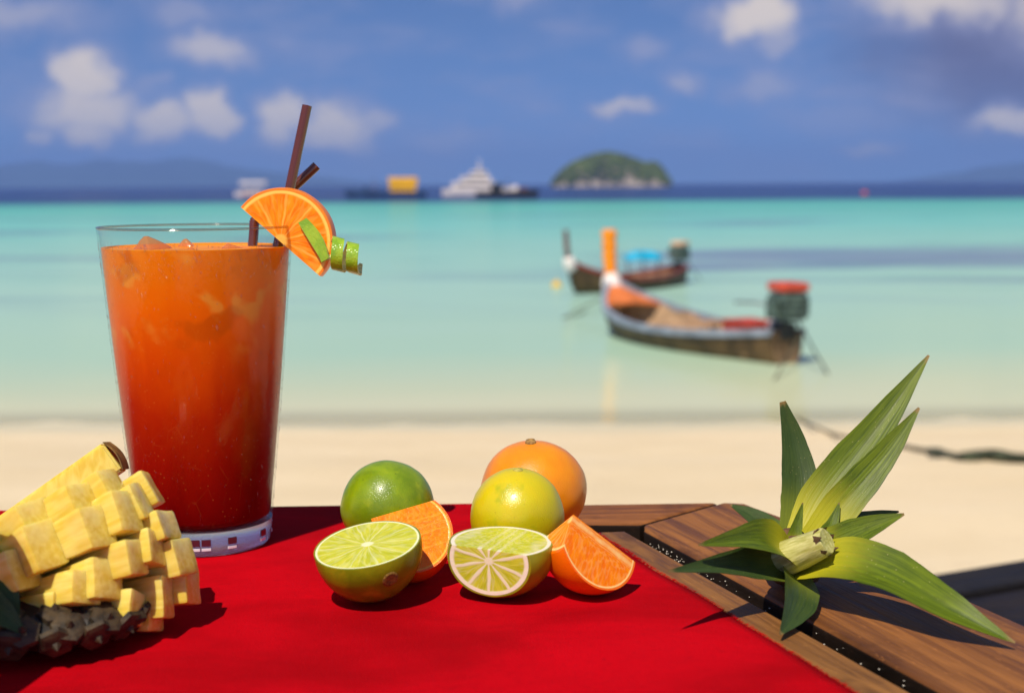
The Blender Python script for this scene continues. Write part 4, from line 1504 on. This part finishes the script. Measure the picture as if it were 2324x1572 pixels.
    build('propeller_shaft', bm, m_blackm, eng, smooth=True)
    bm = bmesh.new()
    tube(bm, [Vector((.35, .1, .98)) * k, Vector((.8, .15, 1.06)) * k, Vector((1.45, .25, 1.02)) * k], .022 * k, 8)
    build('tiller', bm, m_steel, eng, smooth=True)
    return root, k
def on_sea(u, v):
    return on(u, v, SEA)
st, bw = on_sea(1785, 826), on_sea(1383, 742)
near_boat, kb = longtail('longtail_boat', st, bw, 'longtail boat with an orange cloth on its stem post and a red engine cover', 'moored longtail boats', m_orangep, m_deck, m_gun, m_red, m_engine, m_whitep)
st2, bw2 = on_sea(1535, 652), on_sea(1300, 668)
d2 = (bw2 - st2)
far_boat, kf = longtail('longtail_boat', on_sea(1545, 642), on_sea(1290, 669), 'longtail boat with a bare brown stem post and maroon bow', 'moored longtail boats', m_brownp, m_maroon, m_maroon, m_cream, m_engine, m_whitep, 1.12)
def in_boat(root, k, x, y, z):
    return root.matrix_basis @ (Vector((x, y, z)) * k)
def cargo(name, root, k, x, y, z, bm, mt, label, cat, rz=0.0):
    o = build(name, bm, mt, None, smooth=True, sharp=45)
    o.location = in_boat(root, k, x, y, z)
    o.rotation_euler = (0, 0, root.rotation_euler.z + rz)
    tag(o, label, cat)
    return o
# red box with a lid
bm = bmesh.new()
box(bm, (0, 0, .16), (.98, .62, .32), None, .02)
box(bm, (0, 0, .35), (1.03, .67, .06), None, .02)
for s_ in (-.3, .3):
    box(bm, (s_, -.335, .30), (.06, .02, .10), None, .004)
cargo('storage_box', near_boat, kb, 1.30, -.02, .30, bm, m_red, 'long red storage box in the stern of the orange-stemmed boat', 'box')
bm = bmesh.new()
lathe(bm, [(0, 0), (.13, 0), (.16, .05), (.165, .20), (.12, .28), (.06, .31), (.06, .36), (.0, .37)], 20)
cargo('yellow_can', near_boat, kb, 2.75, -.45, .16, bm, m_yellow, 'yellow plastic can on the floor of the orange-stemmed boat', 'can')
bm = bmesh.new()
bmesh.ops.create_icosphere(bm, subdivisions=3, radius=.17)
for v in bm.verts:
    v.co.z = v.co.z * .9 + .15
    v.co *= 1 + .25 * noise.noise(v.co * 5)
cargo('white_bag', near_boat, kb, .62, -.16, .50, bm, m_whitep, 'small white bag beside the red storage box', 'bag')
# tarpaulin heaped on the second boat
bm = bmesh.new()
bmesh.ops.create_uvsphere(bm, u_segments=28, v_segments=14, radius=1)
for v in bm.verts:
    kk = 1 + .22 * noise.noise(v.co * 2.4 + Vector((5, 0, 0)))
    v.co = Vector((v.co.x * .78 * kk, v.co.y * .50 * kk, max(-.10, v.co.z) * .24 * kk))
tarp = cargo('tarpaulin', far_boat, kf, 3.3, .45, .98, bm, m_tarp, 'cyan blue tarpaulin slung over poles on the far longtail boat', 'tarpaulin')
for sx_ in (-.42, .42):
    for sy_ in (-.28, .28):
        bm = bmesh.new()
        tube(bm, [(sx_, sy_, -.62), (sx_, sy_, .04)], .025, 8)
        build('pole', bm, m_brownp, tarp, smooth=True, sharp=60)
# mooring buoy
def buoy(u, v, r, mt, label):
    c = on_sea(u, v)
    bm = bmesh.new()
    lathe(bm, [(0, -r * .8), (r * .6, -r * .6), (r, 0), (r * .9, r * .5), (r * .45, r * .9), (r * .2, r), (r * .2, r * 1.25), (0, r * 1.3)], 20)
    o = build('mooring_buoy', bm, mt, smooth=True, loc=c)
    tag(o, label, 'buoy')
    return o
buoy(1263, 650, .17, m_yellow, 'small yellow mooring buoy floating beside the maroon-bowed boat')
buoy(1962, 441, .85, m_red, 'small red buoy far out where the dark water begins')
# ropes
def rope(name, P, r, mt, label, cat='rope', knots=0.0, n=90):
    Q = bez(P, n)
    bm = bmesh.new()
    tube(bm, [q_ + Vector((0, 0, r * .4 * noise.noise(q_ * 2))) for q_ in Q], [r * (1 + knots * abs(noise.noise(q_ * 3.3))) for q_ in Q], 8)
    o = build(name, bm, mt, smooth=True)
    tag(o, label, cat)
    return o
pts = [in_boat(near_boat, kb, .05, -.35, .58), on_sea(1760, 845) + Vector((0, 0, .0)), on_sea(1640, 850)]
stern_line = [in_boat(near_boat, kb, .10, -.40, .60)] + [on_ground(u, v, .012) for u, v in ((1740, 905), (1810, 948), (1880, 980), (1960, 1000), (2060, 1015), (2160, 1030))]
rope('mooring_rope', stern_line, .016, m_ropem, 'thin mooring rope running from the boat stern up the sand')
rope('weedy_rope', [on_ground(u, v, .03) for u, v in ((2110, 1026), (2180, 1036), (2240, 1030), (2300, 1036), (2360, 1040), (2480, 1046))], .022, m_weedr, 'thick dark weed-covered rope lying on the sand', knots=1.3)
bl_ = [in_boat(near_boat, kb, 7.2, -.1, .95), in_boat(near_boat, kb, 7.3, -.22, .55), in_boat(near_boat, kb, 7.25, -.25, .15), in_boat(near_boat, kb, 7.3, -.3, -.1)]
rope('bow_rope', bl_, .05, m_yellow, 'yellow rope hanging from the bow of the orange-stemmed boat', knots=.6, n=24)
bl_ = [in_boat(near_boat, kb, 6.8, .30, .80), in_boat(near_boat, kb, 8.0, .9, .18), on_sea(1330, 705) + Vector((0, 0, .0)), on_sea(1275, 690) + Vector((0, 0, -.15))]
rope('anchor_rope', bl_, .014, m_ropem, 'thin anchor rope slanting into the water ahead of the bow', n=40)

# --- larger boats far out
def ship_hull(L, B, H, bowx=.15, n=16):
    bm = bmesh.new()
    R_ = []
    for i in range(n + 1):
        f = i / n
        hb = B / 2 * (min(1, (1 - f) / .35) ** .55 if f > .65 else 1) * (.85 + .15 * min(1, f / .15))
        hb = max(hb, .03)
        sh = H * (1 + .35 * max(0, f - .55) / .45)
        x = (f - .5) * L
        R_.append([bm.verts.new((x + (L * .03 * q_ if f > .9 else 0), s_ * hb * w_, z_)) for s_, w_, z_, q_ in ((-1, 1, sh, 1), (-1, .92, sh * .3, .4), (-1, .7, -.4, 0), (1, .7, -.4, 0), (1, .92, sh * .3, .4), (1, 1, sh, 1))])
    for a, b in zip(R_, R_[1:]):
        for j in range(6):
            bm.faces.new((a[j], a[(j + 1) % 6], b[(j + 1) % 6], b[j]))
    bm.faces.new(R_[0]); bm.faces.new(R_[-1][::-1])
    bmesh.ops.recalc_face_normals(bm, faces=bm.faces)
    return bm
def far_root(name, u, v, label, rz, cat):
    c = on_sea(u, v)
    return empty(name, (c.x, c.y, SEA), (0, 0, rz), label, cat, None)
def bpart(name, root, boxes, mt, bev=.06):
    bm = bmesh.new()
    for c, s_ in boxes:
        box(bm, c, s_, None, bev)
    return build(name, bm, mt, root)
D0 = on_sea(880, 447).y
S1 = D0 / FPX                                    # metres for one picture unit at that distance
# tour boat with white awning
r_ = far_root('tour_boat', 575, 446, 'white tour boat with a flat awning roof far out', radians(172), 'boat')
build('hull', ship_hull(95 * S1, 2.8, 1.1), m_whitep, r_)
bpart('cabin', r_, [((0, 0, 1.5), (5.0, 2.1, 1.2))], m_whitep)
bpart('awning', r_, [((-.3, 0, 4.1), (8.2, 2.6, .9))], m_whitep)
for x in (-4, -1.3, 1.4, 3.5):
    for y in (-1.1, 1.1):
        bpart('post', r_, [((x, y, 2.4), (.12, .12, 2.7))], m_whitep, .01)
for x in (-1.6, 0, 1.6):
    for sy in (-1, 1):
        bpart('window', r_, [((x, sy * 1.06, 1.7), (1.1, .06, .6))], m_darkgl, .01)
bpart('stripe', r_, [((-.5, -1.43, .55), (8.0, .06, .35)), ((-.5, 1.43, .55), (8.0, .06, .35))], plain('faded_red_stripe', (.5, .15, .1), .6), .01)
# dark fishing boat with yellow shelter
r_ = far_root('fishing_boat', 878, 449, 'dark blue fishing boat with a bright yellow shelter', radians(183), 'boat')
build('hull', ship_hull(168 * S1, 3.6, 1.6), m_navy, r_)
bpart('deckhouse', r_, [((-4.0, 0, 2.2), (6.6, 2.6, 1.5))], m_tyel)
bpart('shelter_roof', r_, [((-4.1, 0, 4.6), (7.4, 3.2, .8))], m_tyel, .2)
bpart('shelter_curtain', r_, [((-4.1, -1.5, 3.6), (7.0, .12, 1.7)), ((-4.1, 1.5, 3.6), (7.0, .12, 1.7))], m_tyel, .02)
for x in (-7.2, -.9):
    for y in (-1.3, 1.3):
        bpart('post', r_, [((x, y, 2.9), (.14, .14, 3.2))], m_whitep, .01)
bpart('mast', r_, [((3.2, 0, 3.2), (.16, .16, 3.8))], m_brownp, .02)
bpart('winch', r_, [((5.2, 0, 2.2), (1.2, 1.4, 1.2))], m_navy)
# white motor yacht
r_ = far_root('motor_yacht', 1085, 446, 'white motor yacht with stepped decks and a tall mast', radians(4), 'yacht')
build('hull', ship_hull(160 * S1, 4.6, 2.0), m_whitep, r_)
for c, s_ in (((-1.2, 0, 2.9), (11.5, 3.9, 1.8)), ((-.6, 0, 4.5), (8.0, 3.3, 1.5)), ((.2, 0, 5.9), (4.6, 2.6, 1.4))):
    bpart('deckhouse', r_, [(c, s_)], m_whitep, .25)
    for sy in (-1, 1):
        bpart('window_band', r_, [((c[0], sy * (s_[1] / 2 + .02), c[2] + .15), (s_[0] * .8, .08, s_[2] * .35))], m_darkgl, .01)
bm = bmesh.new()
tube(bm, [(.8, 0, 6.4), (.5, 0, 8.6), (.4, 0, 9.8)], [.30, .18, .08], 10)
build('mast', bm, m_whitep, r_, smooth=True)
bpart('radar_arch', r_, [((.1, 0, 7.9), (.9, 2.2, .25)), ((.1, -.95, 7.2), (.5, .2, 1.4)), ((.1, .95, 7.2), (.5, .2, 1.4))], m_whitep, .05)
bpart('bow_rail', r_, [((5.4, -1.3, 3.1), (4.0, .06, .08)), ((5.4, 1.3, 3.1), (4.0, .06, .08))], m_steel, .01)
# dark work boat in front of it
r_ = far_root('work_boat', 1150, 449, 'dark low work boat lying in front of the white yacht', radians(-6), 'boat')
build('hull', ship_hull(122 * S1, 3.2, 1.5), m_blackm, r_)
bpart('wheelhouse', r_, [((-2.4, 0, 2.3), (2.6, 2.1, 1.8))], m_blackm, .1)
bpart('roof', r_, [((-2.4, 0, 3.3), (3.0, 2.4, .2))], m_navy, .05)
bpart('white_drum', r_, [((2.0, 0, 2.1), (1.6, 1.6, 1.5))], m_whitep, .4)
bpart('mast', r_, [((.2, 0, 3.0), (.14, .14, 3.0))], m_blackm, .02)
bpart('cargo', r_, [((4.1, 0, 1.9), (1.8, 1.8, .9))], m_brownp, .1)

# ================================================================== DARK BENCH BEHIND THE TABLE
BZ = SAND + .44
b0, b1 = on(1935, 1332, BZ), on(2324, 1268, BZ)
dx_ = (b1 - b0).normalized()
angb = atan2(dx_.y, dx_.x)
bench = empty('beach_bench', (b0.x, b0.y, SAND), (0, 0, angb), 'dark brown wooden bench on the sand behind the table corner', 'bench')
m_bench = wood('dark_bench_wood', (.012, .009, .008), (.020, .015, .013), (.006, .005, .005))
for i, (y0, wdt) in enumerate(((-.045, .075), (-.165, .145), (-.325, .145), (-.485, .145))):
    bm = bmesh.new()
    box(bm, (0, 0, 0), (1.6, wdt, .03), None, .005)
    build('seat_plank', bm, m_bench, bench, loc=(.72, y0, .44 - .016 - (.0 if i else -.004)))
for x in (-.02, 1.46):
    for y in (-.05, -.50):
        bm = bmesh.new()
        box(bm, (0, 0, 0), (.06, .06, .42), None, .005)
        build('leg', bm, m_bench, bench, loc=(x, y, .195))
for y in (-.06, -.49):
    bm = bmesh.new()
    box(bm, (0, 0, 0), (1.42, .03, .07), None, .004)
    build('rail', bm, m_bench, bench, loc=(.72, y, .37))
